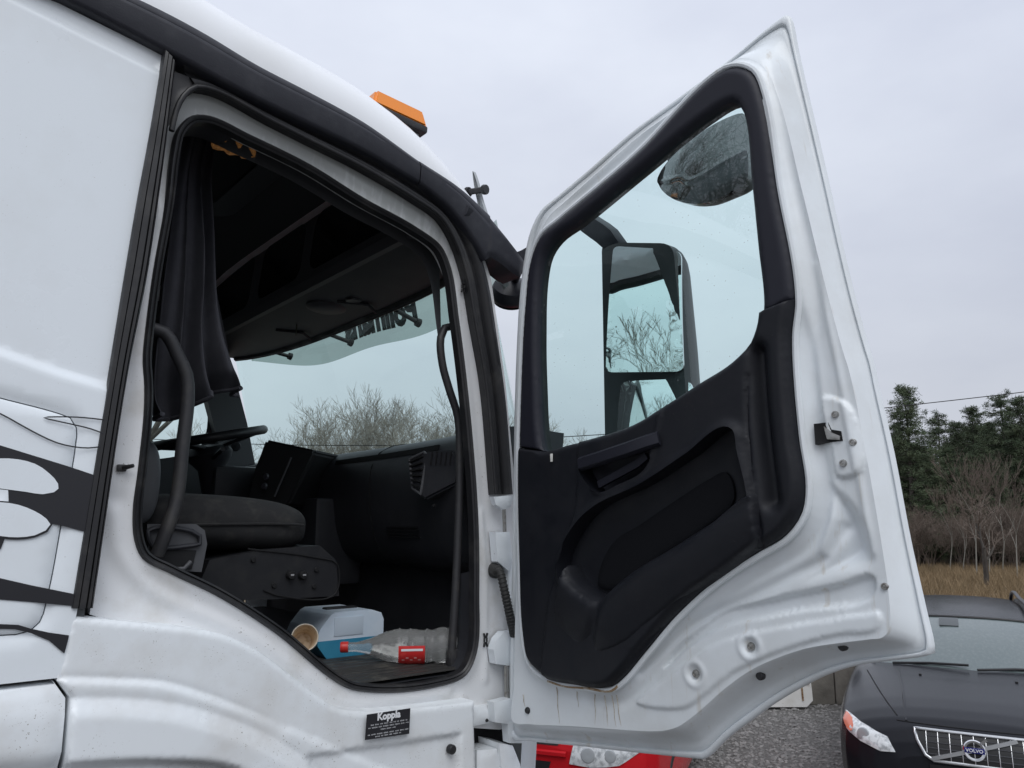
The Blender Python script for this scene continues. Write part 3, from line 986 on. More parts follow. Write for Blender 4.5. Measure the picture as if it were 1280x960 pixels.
# near end bracket of the visor, seen above the arm
e0 = cp(596, 216, f=0.05)
fin = [cp(594, 215, f=0.06), cp(599, 228, f=0.06), cp(604, 248, f=0.06), cp(611, 272, f=0.06), cp(612, 285, f=0.06), cp(602, 275, f=0.06), cp(600, 255, f=0.06), cp(596, 235, f=0.06)]
fq = [(p.y, p.z) for p in fin]
VEND = mat('visor_end', (0.34, 0.36, 0.37), 0.25)
panel('visor_end', [tuple(p) for p in cr(fq, 0.008, True)], [], VEND, lambda p, q, h: (0.06 + h, p, q), truck, 0.01, None, rim=0.012)
bz = cp(584, 238, f=0.02)
rod0, rod1 = cp(585, 240, f=0.03), cp(606, 237, f=0.05)
tube('visor_rod', [rod0, rod0.lerp(rod1, 0.5), rod1], 0.011, RUBBER, truck)
for q in (rod0, rod1): lathe('rod_nut', [(0, 0.008), (0.017, 0.008), (0.019, 0), (0.017, -0.008), (0, -0.008)], RUBBER, truck, 10, axis=rod1 - rod0, origin=q)

# --- mirror arms
def pth3(l): return cr([Vector(p) for p in l], 0.03)
ARM = GUTTER
a_in = cp(600, 290, n=-0.01)
arm1 = pth3([cp(575, 262, n=0.0), cp(607, 293, f=-0.06), cp(632, 316, f=0.10), cp(650, 334, f=0.2), cp(668, 348, f=0.28)])
sweep('front_mirror_arm', arm1, [(-.022, -.018), (.022, -.018), (.028, 0), (.022, .02), (-.022, .02)], ARM, truck, normal=(0, -0.6, 0.8), radf=lambda t: 1.15 - 0.35 * t)
fm = cp(638, 368, f=0.26)
fmo = lathe('front_mirror', [(0.0, -0.03), (0.05, -0.028), (0.072, -0.012), (0.078, 0.01), (0.066, 0.04), (0.03, 0.058), (0.0, 0.06)], GUTTER, truck, 24, axis=(-0.45, -0.65, 0.62), origin=fm)
lathe('mirror_glass', [(0.0, -0.034), (0.04, -0.033), (0.066, -0.026)], MIRR, fmo, 24, axis=(-0.45, -0.65, 0.62), origin=fm)
tube('mirror_stem', [fm + Vector((0.01, 0.0, 0.04)), Vector(arm1[-3]) ], 0.016, RUBBER, truck)

# --- main mirror: housing, flat glass above, wide glass below
FM = 0.20
HB = rpoly([(752, 303), (841, 304), (853, 430), (864, 592), (757, 592)], [12, 16, 20, 12, 8])
def fq_(pts, f): return [(v.y, v.z) for v in (cp(x, y, f=f) for x, y in pts)]
hb = [tuple(p) for p in lin(fq_(HB, FM), 0.02, True)]
cen = np.mean(np.array(hb), 0)
mh = empty('door_mirror', (0, 0, 0), 0, truck)
def rearward(f0): return lambda p, q, h: (f0 - h, p, q)
HOUS = mat('mirror_housing', (0.035, 0.037, 0.040), 0.45, bump=(300, 0.15, 0.001))
panel('mirror_frame', hb, [], HOUS, rearward(FM), mh, 0.02, lambda P: 0.004 * sstep(pdist(P, hb, True), 0, 0.01), rim=0.035)
def shell_fn(u, v):
    i = int(u * len(hb)) % len(hb)
    p = np.array(hb[i])
    s = math.cos(v * math.pi / 2) ** 0.55
    q = cen + (p - cen) * s
    return (FM + 0.03 + 0.11 * math.sin(v * math.pi / 2), q[0], q[1])
grid('mirror_shell', shell_fn, len(hb), 8, HOUS, mh, closeu=True)
def convex(name, pix, rad, tilt, f0):
    q = [tuple(p) for p in lin(fq_(pix, f0), 0.012, True)]
    c = np.mean(np.array(q), 0)
    def hfm(P):
        d2 = ((P - c) ** 2).sum(1)
        return -d2 / (2 * rad) + (P[:, 0] - c[0]) * tilt[0] + (P[:, 1] - c[1]) * tilt[1]
    return panel(name, q, [], MIRR, rearward(f0), mh, 0.012, hfm, rim=0.004)
convex('main_glass', rpoly([(768, 308), (836, 307), (847, 463), (771, 468)], [7, 12, 10, 8]), 4.0, (0.34, -0.10), FM - 0.034)
convex('wide_glass', rpoly([(778, 477), (851, 470), (860, 580), (780, 582)], [9, 18, 10, 8]), 1.2, (0.30, -0.10), FM - 0.034)
arm2 = pth3([Vector(arm1[-4]), cp(668, 318, f=0.20), cp(682, 283, f=0.20), cp(702, 262, f=0.20), cp(722, 268, f=0.21), cp(740, 281, f=FM + 0.02), cp(772, 308, f=FM + 0.03), cp(778, 330, f=FM + 0.06)])
sweep('mirror_arm', arm2, [(-.03, -.03), (.03, -.03), (.036, 0), (.02, .03), (-.02, .03)], ARM, mh, normal=(1, 0, 0.15), radf=lambda t: 0.85 + 0.2 * t)
# --- kerb mirror at the end of the roof arm
KM = [(818, 220), (822, 212), (850, 186), (880, 162), (905, 145), (922, 138), (932, 150), (938, 185), (941, 225), (938, 234), (915, 250), (890, 260), (865, 258), (840, 246), (824, 231)]
km = [tuple(p) for p in cr(fq_(KM, 0.24), 0.012, True)]
kc = np.mean(np.array(km), 0)
kmo = empty('kerb_mirror', (0, 0, 0), 0, truck)
rimk = [tuple(p) for p in cr(fq_([(820, 226), (845, 228), (862, 226), (872, 232), (886, 228), (900, 218), (920, 203), (940, 188)], 0.24), 0.01)]
KGL = mat('kerb_mirror_glass', (0.13, 0.14, 0.14), 0.05, metal=1.0, noise=(160, (0.18, 0.19, 0.19), 0.5, 0.8), rnoise=(40, 0.02, 0.10))
def hf_k(P):
    d2 = ((P - kc) ** 2).sum(1)
    h = -d2 / (2 * 0.42)
    s = pdist(P, rimk, signed=True)
    h += 0.005 * np.exp(-(s / 0.006) ** 2)
    return h - 0.22 * (P[:, 1] - kc[1])
panel('kerb_glass', km, [], KGL, rearward(0.20), kmo, 0.006, hf_k, rim=0.016, relax=1)
def kshell(u, v):
    i = int(u * len(km)) % len(km)
    p = np.array(km[i])
    s = math.cos(v * math.pi / 2) ** 0.6
    q = kc + (p - kc) * s * 1.0
    return (0.20 + 0.22 * (p[1] - kc[1]) + ((p[0] - kc[0]) ** 2 + (p[1] - kc[1]) ** 2) / 0.84 + 0.012 + 0.10 * math.sin(v * math.pi / 2), q[0], q[1])
grid('kerb_shell', kshell, len(km), 7, HOUS, kmo, closeu=True)
karm = pth3([cp(868, 190, f=0.34), cp(840, 172, f=0.34), cp(800, 196, f=0.30), cp(740, 235, f=0.22), cp(704, 262, f=0.20), cp(682, 285, f=0.20)])
sweep('kerb_arm', karm, [(-.028, -.02), (.028, -.02), (.028, .02), (-.028, .02)], ARM, kmo, normal=(1, 0, 0.2))
rbox('kerb_bracket', cp(846, 182, f=0.33), (0.03, 0.10, 0.09), HOUS, kmo, 0.012, rot=Matrix.Rotation(R(-30), 3, 'X'))

# --- amber beacon on the roof
AMB = mat('amber_lens', (0.82, 0.24, 0.008), 0.3, coat=0.25)
bc = empty('beacon', (0, 0, 0), 0, truck)
bp0, bp1 = cp(455, 139, n=0.42), cp(519, 168, n=0.42)
axb = (bp1 - bp0).normalized()
upb = Vector((0, 0, 1)); upb = (upb - axb * upb.dot(axb)).normalized()
acb = axb.cross(upb)
Mb = Matrix((axb, acb, upb)).transposed()
bcen = (bp0 + bp1) / 2
Lb = (bp1 - bp0).length
bm = bmesh.new()
box_bm(bm, (0, 0, 0), (Lb * 1.06, 0.16, 0.070), None, 0.0)
for v in bm.verts:
    if v.co.z > 0: v.co.x *= 0.86; v.co.y *= 0.78
bmesh.ops.bevel(bm, geom=bm.edges[:], offset=0.010, segments=3, affect='EDGES')
bmesh.ops.transform(bm, matrix=Matrix.Translation(bcen + upb * 0.030) @ Mb.to_4x4(), verts=bm.verts[:])
from_bm('lens', bm, AMB, bc)
bm = bmesh.new()
box_bm(bm, (0, 0, 0), (Lb * 1.05, 0.155, 0.026), None, 0.006)
for i in range(9): box_bm(bm, ((i - 4) * Lb / 9.5, -0.072, -0.016), (0.010, 0.02, 0.022), None, 0.002)
bmesh.ops.transform(bm, matrix=Matrix.Translation(bcen + upb * -0.013) @ Mb.to_4x4(), verts=bm.verts[:])
from_bm('base', bm, RUBBER, bc)
for s_ in (-0.3, 0.32):
    rbox('foot', bcen + axb * Lb * s_ - Vector((0, 0, 0.065)), (0.05, 0.10, 0.12), mat('beacon_foot', (0.30, 0.30, 0.30), 0.5), bc, 0.006)

# ================================================================== THE OPEN DOOR
# child of the truck: local x along the door, local -y towards its inner side
door = empty('door', (0, 0, 0), (R(90) - A_DOOR) * -1 - (R(90) - A_CAB) , truck)
def din(w0): return lambda p, q, h: (p, -(w0 + h), q)
def cl(pts, w, step=0.015): return [tuple(p) for p in cr(dq(pts, w), step, True)]
def ll(pts, w, step=0.015, closed=True): return [tuple(p) for p in lin(dq(pts, w), step, closed)]
OUT_A = [(981, 18), (986, 19), (990, 30), (993, 46), (1030, 210), (1064, 360), (1090, 453), (1115, 565), (1137, 680), (1166, 812), (1164, 819), (1150, 821), (1075, 831), (1035, 843), (1000, 860), (968, 879), (940, 899), (908, 923), (884, 947), (878, 949), (780, 939), (660, 926), (640, 922), (638, 860), (640, 740), (642, 600), (646, 440), (651, 360), (656, 322), (663, 290), (677, 262), (696, 246), (790, 165), (921, 68)]
CREST = [(640, 902), (700, 906), (760, 911), (825, 914), (848, 908), (870, 893), (910, 857), (960, 827), (1027, 806), (1090, 800), (1108, 794), (1113, 780), (1110, 740), (1104, 690), (1088, 600), (1066, 480), (1043, 395), (1010, 270), (985, 150), (968, 98), (950, 76), (925, 70), (905, 77), (800, 165), (715, 238), (688, 262), (671, 296), (662, 340), (655, 400), (649, 520), (645, 620), (641, 760)]
TRM = [(915, 84), (940, 90), (953, 118), (972, 235), (995, 375), (991, 420), (992, 460), (1000, 550), (1008, 608), (1004, 640), (985, 668), (950, 690), (900, 722), (850, 766), (808, 815), (780, 848), (766, 858), (720, 855), (683, 846), (662, 826), (655, 790), (651, 700), (649, 600), (651, 500), (657, 380), (664, 325), (676, 296), (700, 275), (800, 190), (890, 98)]
WT_, WC = 0.085, 0.066
out2 = ll(OUT_A, 0.0)
crest = cl(CREST, WC)
trm = cl(TRM, WT_)
trm_hole = shrink(trm, 0.012)
WINF = [(917, 128), (924, 131), (930, 142), (940, 230), (948, 310), (955, 380), (953, 405), (944, 430), (922, 454), (880, 481), (830, 513), (800, 531), (742, 550), (715, 556), (690, 563), (680, 564), (677, 550), (673, 480), (672, 420), (675, 345), (681, 318), (693, 300), (720, 280), (800, 214), (880, 149)]
win = cl(WINF, WT_)
# sheet metal features (pixels on the shell)
ft1 = [tuple(p) for p in cr(dq([(795, 880), (827, 840), (862, 812), (903, 787), (960, 773), (1020, 763), (1083, 753)], WC), 0.01)]
ft1b = [tuple(p) for p in cr(dq([(795, 880), (853, 887), (872, 878), (905, 842), (950, 816)], WC), 0.01)]
ft2 = [tuple(p) for p in cr(dq([(800, 838), (860, 782), (927, 750), (993, 717), (1030, 697), (1052, 660)], WC), 0.01)]
ft3 = [tuple(p) for p in cr(dq([(905, 760), (950, 750), (993, 740), (1045, 729), (1094, 718)], WC), 0.01)]
ft4 = [tuple(p) for p in cr(dq([(1028, 802), (1060, 797), (1092, 792), (1101, 786), (1099, 760)], WC), 0.01)]
flat_l = [tuple(p) for p in lin(dq([(1090, 453), (1030, 210), (993, 46)], 0), 0.02)]
ftR = [tuple(p) for p in cr(dq([(1020, 330), (1040, 420), (1056, 500), (1075, 600), (1090, 690)], WC), 0.01)]
ftR2 = [tuple(p) for p in cr(dq([(960, 130), (985, 250), (1008, 370), (1018, 420), (1028, 500), (1036, 560), (1044, 620), (1030, 690)], WC), 0.01)]
latchp = [tuple(p) for p in cr(dq([(1030, 495), (1062, 505), (1078, 590), (1050, 598), (1040, 560)], WC), 0.01, True)]
bulge = [tuple(p) for p in cr(dq([(1035, 600), (1078, 640), (1095, 705), (1045, 722), (1000, 730), (1040, 680)], WC), 0.01, True)]
dimp = dq([(870, 842), (939, 808)], WC)
PAIRS = [((640, 922), (641, 902)), ((660, 926), (662, 905)), ((720, 932), (720, 908)), ((780, 939), (775, 912)), ((830, 944), (818, 914)), ((874, 948.5), (840, 911)), ((880, 949), (848, 908)), ((886, 945), (856, 903)), ((908, 923), (874, 889)), ((940, 899), (908, 859)), ((968, 879), (938, 838)), ((1000, 860), (970, 823)), ((1035, 843), (1010, 810)), ((1075, 831), (1055, 803)), ((1120, 825), (1088, 799)), ((1158, 820), (1104, 796)), ((1165, 818), (1109, 791)), ((1166, 811), (1112, 782)), ((1156, 765), (1111, 745)), ((1137, 680), (1102, 680)), ((1115, 565), (1083, 570)), ((1096, 482), (1068, 492)), ((1090, 453), (1061, 462)), ((1083, 430), (1054, 440)), ((1064, 360), (1035, 370)), ((1030, 210), (1003, 240)), ((994, 52), (968, 108)), ((990, 30), (958, 88)), ((986, 19), (946, 77)), ((980, 20), (934, 73)), ((921, 68), (912, 80)), ((850, 121), (855, 129)), ((790, 165), (795, 173)), ((740, 209), (745, 217)), ((696, 246), (704, 254)), ((677, 262), (688, 268)), ((663, 290), (673, 294)), ((656, 322), (666, 325)), ((651, 360), (659, 362)), ((646, 440), (654, 440)), ((642, 600), (648, 600)), ((640, 740), (645, 740)), ((638, 860), (642, 860))]
p4 = [dq([a], 0.0)[0] + dq([b], WC)[0] for a, b in PAIRS]
p4 = cr(p4, k=8, closed=True)
outl, crest = [(p[0], p[1]) for p in p4], [(p[2], p[3]) for p in p4]
out2 = outl
ribbon('door_flange', outl + outl[:1], crest + crest[:1], [(0, -.012), (0, .001), (.03, .004), (.08, .0065), (.14, .0070), (.165, .0065), (.18, -.001), (.21, -.001), (.225, .003), (.36, .005), (.50, .013), (.66, .030), (.80, .047), (.90, .058), (.96, .0635), (1, WC)], SHELL, din(0.0), door, len(outl) + 1, 70, cap=False)
bandB = [tuple(p) for p in cr(dq([(827, 838), (862, 810), (903, 786), (960, 772), (1020, 762), (1083, 752), (1094, 740), (1092, 720), (1045, 730), (993, 741), (950, 751), (905, 763), (865, 790), (838, 815)], WC), 0.008, True)]
plat = [tuple(p) for p in cr(dq([(795, 878), (829, 848), (864, 822), (905, 799), (962, 785), (1020, 775), (1085, 765), (1101, 764), (1104, 780), (1094, 790), (1050, 795), (1000, 808), (950, 826), (912, 846), (880, 872), (858, 886)], WC), 0.008, True)]
def hf_shell(P):
    dc = pdist(P, crest, True)
    dt = pdist(P, trm, True)
    soft = sstep(dc, 0, 0.012)
    h = np.full(len(P), WC)
    h += soft * 0.016 * np.exp(-(dt / 0.018) ** 2)
    h -= soft * 0.006 * np.exp(-((dt - 0.040) / 0.012) ** 2) * sstep(P[:, 0], 0.25, 0.4)
    def g(l, wd, d): return soft * d * np.exp(-(pdist(P, l) / wd) ** 2)
    h -= soft * 0.014 * insidef(P, bandB, 0.007)
    h += soft * 0.006 * insidef(P, plat, 0.006)
    h -= g(ft2, 0.011, 0.012)
    h += g(ftR, 0.006, 0.005) + g(ftR2, 0.010, 0.007)
    h += soft * (0.009 * insidef(P, latchp, 0.006) - 0.036 * insidef(P, bulge, 0.05))
    for c in dimp:
        d = np.sqrt(((P - np.array(c)) ** 2).sum(1))
        h += -0.008 * (1 - sstep(d, 0.010, 0.020)) + 0.003 * np.exp(-((d - 0.026) / 0.005) ** 2)
    return h
crf = [tuple(p) for p in crest]
panel('door_shell', crf, [trm_hole], SHELL, din(0.0), door, 0.0048, hf_shell, rim=0.0, ang=70, relax=1, extra=par(bandB, (-.007, -.0035, 0, .0035, .007), .007, True) + par(plat, (-.006, -.003, 0, .003, .006), .007, True) + par(latchp, (-.006, -.003, 0, .003, .006), .006, True))
win_o = shrink(win, -0.014)
panel('door_skin', shrink(out2, 0.001), [win_o], WHITE, din(-0.010), door, 0.02, lambda P: 0.066 * (1 - sstep(pdist(P, win_o, True), 0.0, 0.055)), rim=0.0, relax=0)
if False: tube('skin_hem', [Vector((p[0], 0.004, p[1])) for p in shrink(out2, 0.002)], 0.0055, SHELL, door, 8, closed=True)
sweep('outer_glass_seal', [Vector((p[0], -0.058, p[1])) for p in shrink(win, -0.012)], [(-.010, -.012), (.010, -.012), (.010, .012), (-.010, .012)], RUBBER, door, normal=(0, -1, 0), closed=True)
# sealing bead that runs round the trim
bead = shrink(trm, -0.006)
tube('trim_seal', [Vector((p[0], -(WT_ - 0.001), p[1])) for p in bead], 0.0075, SHELL, door, 8, closed=True)
# glass
panel('window_glass', shrink(win, -0.014), [], GL_DOOR, din(WT_ - 0.012), door, 0.06, None)

# --- trim: window surround above, pocket panel below
cutR = dq([(948, 392), (1000, 374)], WT_)
cutL = dq([(640, 562), (684, 572)], WT_)
def upper_lower():
    """split the trim ring in two along the joints"""
    T, Wn = trm, win
    def nearest(L_, p): return int(np.argmin([np.hypot(q[0] - p[0], q[1] - p[1]) for q in L_]))
    tR, tL = dq([(995, 376)], WT_)[0], dq([(650, 562)], WT_)[0]
    wR, wL = dq([(955, 390)], WT_)[0], dq([(679, 564)], WT_)[0]
    def arc(L_, a, b):
        i, j = nearest(L_, a), nearest(L_, b)
        return L_[i:j + 1] if j >= i else L_[i:] + L_[:j + 1]
    # trim and window lists run clockwise in the picture: top -> right -> bottom -> left
    low = arc(T, tR, tL) + arc(Wn, wR, wL)[::-1]
    up = arc(T, tL, tR) + arc(Wn, wL, wR)[::-1]
    return up, low
up, low = upper_lower()
def hf_up(P):
    d1, d2 = pdist(P, trm, True), pdist(P, win, True)
    return 0.012 * sstep(d1, 0, 0.014) - 0.012 * (1 - sstep(d2, 0.0, 0.012))
panel('window_surround', shrink(up, 0.0008), [], TRIM2, din(WT_), door, 0.007, hf_up, rim=0.02, relax=1)

Wp = WT_ + 0.02
pocket = [tuple(p) for p in cr(dq([(702, 707), (708, 722), (719, 734), (744, 748), (761, 732), (790, 710), (827, 688), (880, 655), (940, 615), (946, 650), (945, 676), (920, 700), (890, 722), (850, 748), (807, 782), (778, 806), (750, 820), (723, 823), (700, 812), (684, 800), (681, 780), (690, 747)], Wp), 0.012, True)]
recess = [tuple(p) for p in cr(dq([(704, 700), (723, 659), (748, 634), (807, 605), (865, 567), (912, 535), (922, 540), (927, 563), (938, 612), (880, 652), (827, 685), (790, 707), (760, 729), (744, 742), (722, 730), (708, 716)], Wp), 0.012, True)]
rim_l = [tuple(p) for p in cr(dq([(702, 707), (708, 722), (719, 734), (734, 744), (745, 748), (752, 742), (761, 732), (790, 710), (827, 688), (880, 655), (940, 615)], Wp), 0.008)]
inner_g = [tuple(p) for p in cr(dq([(748, 730), (752, 705), (769, 676), (800, 656), (850, 622), (890, 597), (907, 590), (915, 603), (918, 625)], Wp), 0.008)]
hrec = [tuple(p) for p in cr(dq([(727, 584), (745, 578), (785, 567), (812, 560), (818, 570), (808, 590), (780, 605), (752, 616), (744, 612)], Wp), 0.008, True)]
hlip = [tuple(p) for p in cr(dq([(744, 611), (752, 617), (780, 606), (806, 592), (817, 572), (822, 550), (830, 515)], Wp), 0.008)]
seam = [tuple(p) for p in cr(dq([(724, 562), (724, 590), (722, 630), (716, 660), (706, 690), (696, 720), (686, 760), (682, 800)], Wp), 0.008)]
chan = [tuple(p) for p in cr(dq([(948, 440), (952, 500), (958, 560), (966, 625)], Wp), 0.008)]
brd = [tuple(p) for p in cr(dq([(936, 470), (937, 530), (943, 590), (950, 640), (952, 680), (930, 700), (880, 740), (820, 790), (790, 822)], Wp), 0.008)]
brow = [tuple(p) for p in cr(dq([(722, 655), (745, 630), (805, 600), (862, 562), (912, 530), (925, 530)], Wp), 0.008)]
hole_p = [tuple(p) for p in cr(dq([(702, 705), (723, 659), (748, 634), (807, 605), (865, 567), (912, 534), (923, 538), (928, 563), (940, 615), (942, 640), (900, 665), (850, 700), (800, 735), (770, 760), (745, 765), (715, 745), (704, 722)], Wp), 0.010, True)]
def hf_low(P):
    d1, d2 = pdist(P, trm, True), pdist(P, win, True)
    h = 0.020 * sstep(d1, 0, 0.016) - 0.012 * (1 - sstep(d2, 0.0, 0.012))
    sS = pdist(P, seam, signed=True)
    h += 0.012 * sstep(sS, -0.002, 0.004) * sstep(P[:, 0], 0.12, 0.2)
    h += 0.012 * np.exp(-(pdist(P, hole_p, True) / 0.012) ** 2) * sstep(P[:, 1], 1.9, 2.1)
    h += 0.006 * np.exp(-(pdist(P, hlip) / 0.0045) ** 2)
    h -= 0.034 * np.exp(-(pdist(P, chan) / 0.017) ** 2)
    h -= 0.008 * np.exp(-(pdist(P, brd) / 0.003) ** 2)
    return h
panel('door_trim', shrink(low, 0.0008), [hole_p, hrec], TRIM, din(WT_), door, 0.0052, hf_low, rim=0.055, relax=1, ang=45, extra=par(hlip, (-.0045, 0, .0045), .006) + par(seam, (-.003, 0, .003), .006) + par(brd, (-.003, 0, .003), .006) + par(hole_p, (.004, .009, -.004, -.009), .007, True))
# sunken back of the pocket with a raised insert
rec_w = shrink(hole_p, -0.006)
def hf_rec(P): return -0.012 * sstep(pdist(P, rec_w, True), 0, 0.06)
panel('pocket_back', rec_w, [], TRIM, din(WT_ - 0.016), door, 0.010, hf_rec)
ins = [tuple(p) for p in cr(dq([(748, 732), (752, 705), (769, 676), (800, 656), (850, 622), (890, 597), (906, 590), (914, 600), (917, 625), (880, 660), (820, 700), (780, 735)], WT_ - 0.02), 0.008, True)]
panel('pocket_insert', ins, [], mat('pocket_insert', (0.006, 0.0065, 0.0085), 0.8, spec=0.2), din(WT_ - 0.020), door, 0.010, lambda P: 0.004 * sstep(pdist(P, ins, True), 0, 0.004), rim=0.012, extra=par(ins, (.002, .004, -.002, -.004), .008, True))
# bowl of the map pocket: proud, with a rolled top lip
PW = WT_ + 0.052
pkt = [tuple(p) for p in cr(dq([(702, 707), (708, 722), (719, 734), (733, 744), (745, 748), (753, 742), (763, 732), (790, 711), (827, 689), (880, 655), (941, 615), (946, 650), (946, 676), (920, 700), (890, 722), (850, 750), (807, 784), (778, 808), (750, 820), (723, 822), (700, 812), (686, 798), (683, 780), (690, 747)], PW - 0.006), 0.008, True)]
lipl = [tuple(p) for p in cr(dq([(702, 707), (708, 722), (719, 734), (733, 744), (745, 748), (753, 742), (763, 732), (790, 711), (827, 689), (880, 655), (941, 615)], PW - 0.006), 0.008)]
fold = [tuple(p) for p in cr(dq([(745, 750), (738, 780), (722, 822)], PW), 0.008)]
def hf_pk(P):
    d = pdist(P, pkt, True)
    dl = pdist(P, lipl)
    low_ = pdist(P, lipl)
    return -0.030 + 0.030 * sstep(d, 0, 0.012) - 0.024 * sstep(low_, 0.03, 0.16) - 0.006 * np.exp(-((dl - 0.013) / 0.004) ** 2) - 0.010 * np.exp(-(pdist(P, fold) / 0.014) ** 2)
panel('map_pocket', pkt, [], TRIM, din(PW), door, 0.0062, hf_pk, rim=0.05, relax=1, ang=50, extra=par(pkt, (.003, .006, .009, .012, -.003, -.006, -.009, -.012), .007, True))
# bottom of the handle recess
hr_ = shrink(hrec, -0.004)
panel('handle_cup', hr_, [], TRIM2, din(WT_ - 0.020), door, 0.010, lambda P: -0.010 * sstep(pdist(P, hr_, True), 0, 0.03))
rl_ = dq([(686, 851), (705, 857), (735, 860), (766, 863), (774, 857)], WT_)
tube('rust_line', [Vector((p[0], -(WT_ + 0.004), p[1])) for p in cr(rl_, 0.01)], 0.0035, mat('rust_stain', (0.30, 0.20, 0.11), 0.8, noise=(60, (0.55, 0.50, 0.42), 0.42, 0.6)), door, 6)
for i_, (x0_, y0_, x1_, y1_) in enumerate(((697, 858, 699, 905), (722, 862, 723, 884), (745, 864, 744, 906), (757, 864, 760, 908), (766, 865, 770, 909), (771, 863, 776, 908), (655, 868, 656, 884))):
    a_, b_ = dq([(x0_, y0_), (x1_, y1_)], WC)
    tube('rust_drip', [Vector((a_[0] + (b_[0] - a_[0]) * t + 0.0012 * math.sin(9 * t + i_), -(WC + 0.004 * (1 - t) - 0.0002), a_[1] + (b_[1] - a_[1]) * t)) for t in np.linspace(0, 1, 9)], 0.0011, MATS['rust_stain'], door, 5, radf=lambda t: 1.1 - 0.8 * t)
# pull bar
pb = dq([(724, 580), (750, 573), (785, 562), (812, 552), (822, 548)], Wp + 0.02)
sweep('pull_handle', [Vector((p[0], -(Wp + 0.012 + 0.012 * math.sin(i / 4 * math.pi)), p[1])) for i, p in enumerate(pb)], [(-.016, -.012), (.016, -.012), (.018, .004), (.012, .014), (-.012, .014), (-.018, .004)], TRIM2, door, normal=(0, -1, 0))
lv = dq([(752, 606), (800, 580), (812, 570)], Wp - 0.01)
sweep('release_lever', [Vector((p[0], -(Wp - 0.002), p[1])) for p in lv], [(-.009, -.006), (.009, -.006), (.009, .006), (-.009, .006)], TRIM2, door, normal=(0, -1, 0))

# --- fasteners, latch
def bolt(x, y, w, r=0.0065, m=STEEL):
    p = dq([(x, y)], w)[0]
    return lathe('bolt', [(0, 0.004), (r * 0.45, 0.0035), (r * 0.5, 0.005), (r * 0.8, 0.005), (r, 0.002), (r, -0.006)], m, door, 14, axis=(0, -1, 0), origin=(p[0], -w, p[1]))
bolt(870, 842, WC + 0.000, 0.009)
bolt(939, 808, WC + 0.000, 0.009)
for x, y in ((1044, 518), (1066, 553), (1054, 579)): bolt(x, y, WC + 0.010, 0.0075)
bolt(1106, 733, WC + 0.000, 0.007)
bolt(1111, 768, WC - 0.02, 0.003, RUBBER)
for x, y in ((950, 845), (1053, 808), (660, 888)):
    p = dq([(x, y)], WC - 0.016 if x > 700 else WC)[0]
    w_ = WC - 0.016 if x > 700 else WC + 0.001
    lathe('drain_plug', [(0, 0.003), (0.007, 0.003), (0.009, 0.0), (0.009, -0.01)], RUBBER, door, 16, axis=(0, -1, 0), origin=(p[0], -w_ - 0.002, p[1]))
lt_ = dq([(1018, 530), (1036, 528), (1040, 537), (1052, 539), (1054, 551), (1030, 554), (1020, 556)], WC + 0.008)
la = panel('latch', [tuple(p) for p in lin(lt_, 0.006, True)], [], DEEP, din(WC + 0.011), door, 0.006, lambda P: -0.002 * sstep(pdist(P, lt_, True), 0, 0.004), rim=0.02)
ltc = dq([(1030, 533), (1040, 541), (1050, 545), (1050, 550), (1034, 549), (1032, 542)], WC + 0.014)
panel('latch_claw', [tuple(p) for p in lin(ltc, 0.006, True)], [], STEEL, din(WC + 0.015), la if False else door, 0.006, lambda P: 0.002 * sstep(pdist(P, ltc, True), 0, 0.003), rim=0.008)
p = dq([(688, 572)], WT_ + 0.03)[0]
rbox('paper_scrap', (p[0], -(WT_ + 0.026), p[1]), (0.008, 0.003, 0.022), mat('paper', (0.7, 0.69, 0.65), 0.8), door, 0.001)
# ================================================================== CAB INTERIOR
def rr(a0, b0, a1, b1, r=0.04):
    out = []
    for cx, cz, st_ in ((a1 - r, b1 - r, 0), (a0 + r, b1 - r, 90), (a0 + r, b0 + r, 180), (a1 - r, b0 + r, 270)):
        out += [(cx + r * math.cos(R(st_ + t)), cz + r * math.sin(R(st_ + t))) for t in range(0, 91, 15)]
    return out
def quad(name, pts, m, parent=truck): return pyd(name, pts, [tuple(range(len(pts)))], m, parent, False)
FL = 1.735
MATF = mat('floor_mat', (0.030, 0.029, 0.028), 0.5, noise=(22, (0.075, 0.070, 0.06), 0.52, 0.75), bump=(90, 0.5, 0.004))
def floor_fn(u, v):
    n = 0.07 + 0.62 * v
    f = -0.75 + 1.05 * u
    r = 0.004 if (int(v * 48) % 3) else 0.0
    return (f, n, FL + r + (0.008 if n > 0.22 else 0))
grid('floor_mat', floor_fn, 8, 97, MATF, truck, ang=30)
quad('cab_floor', [(-2.25, 0.06, FL - 0.01), (0.30, 0.06, FL - 0.01), (0.30, 2.24, FL - 0.01), (-2.25, 2.24, FL - 0.01)], INT)
# far side wall with its window, rear wall, ceiling
fwin = [(-1.00, 2.55), (-0.98, 2.98), (-0.85, 3.04), (-0.42, 3.02), (-0.28, 2.94), (-0.22, 2.56), (-0.30, 2.50), (-0.92, 2.50)]
fw = [(-2.25, FL), (0.05, FL), (-0.02, 2.4), (-0.25, 3.25), (-2.25, 3.40)]
panel('far_wall', lin(fw, 0.1, True), [[tuple(p) for p in cr(fwin, 0.04, True)]], INT2, lambda p, q, h: (p, 2.215 + h, q), truck, 0.1)
panel('far_window', shrink([tuple(p) for p in cr(fwin, 0.04, True)], -0.01), [], GL_WS, lambda p, q, h: (p, 2.235, q), truck, 0.1)
panel('far_skin', lin([(p[0], p[1]) for p in fw], 0.1, True), [shrink([tuple(p) for p in cr(fwin, 0.04, True)], -0.03)], WHITE, lambda p, q, h: (p, 2.285, q), truck, 0.1)
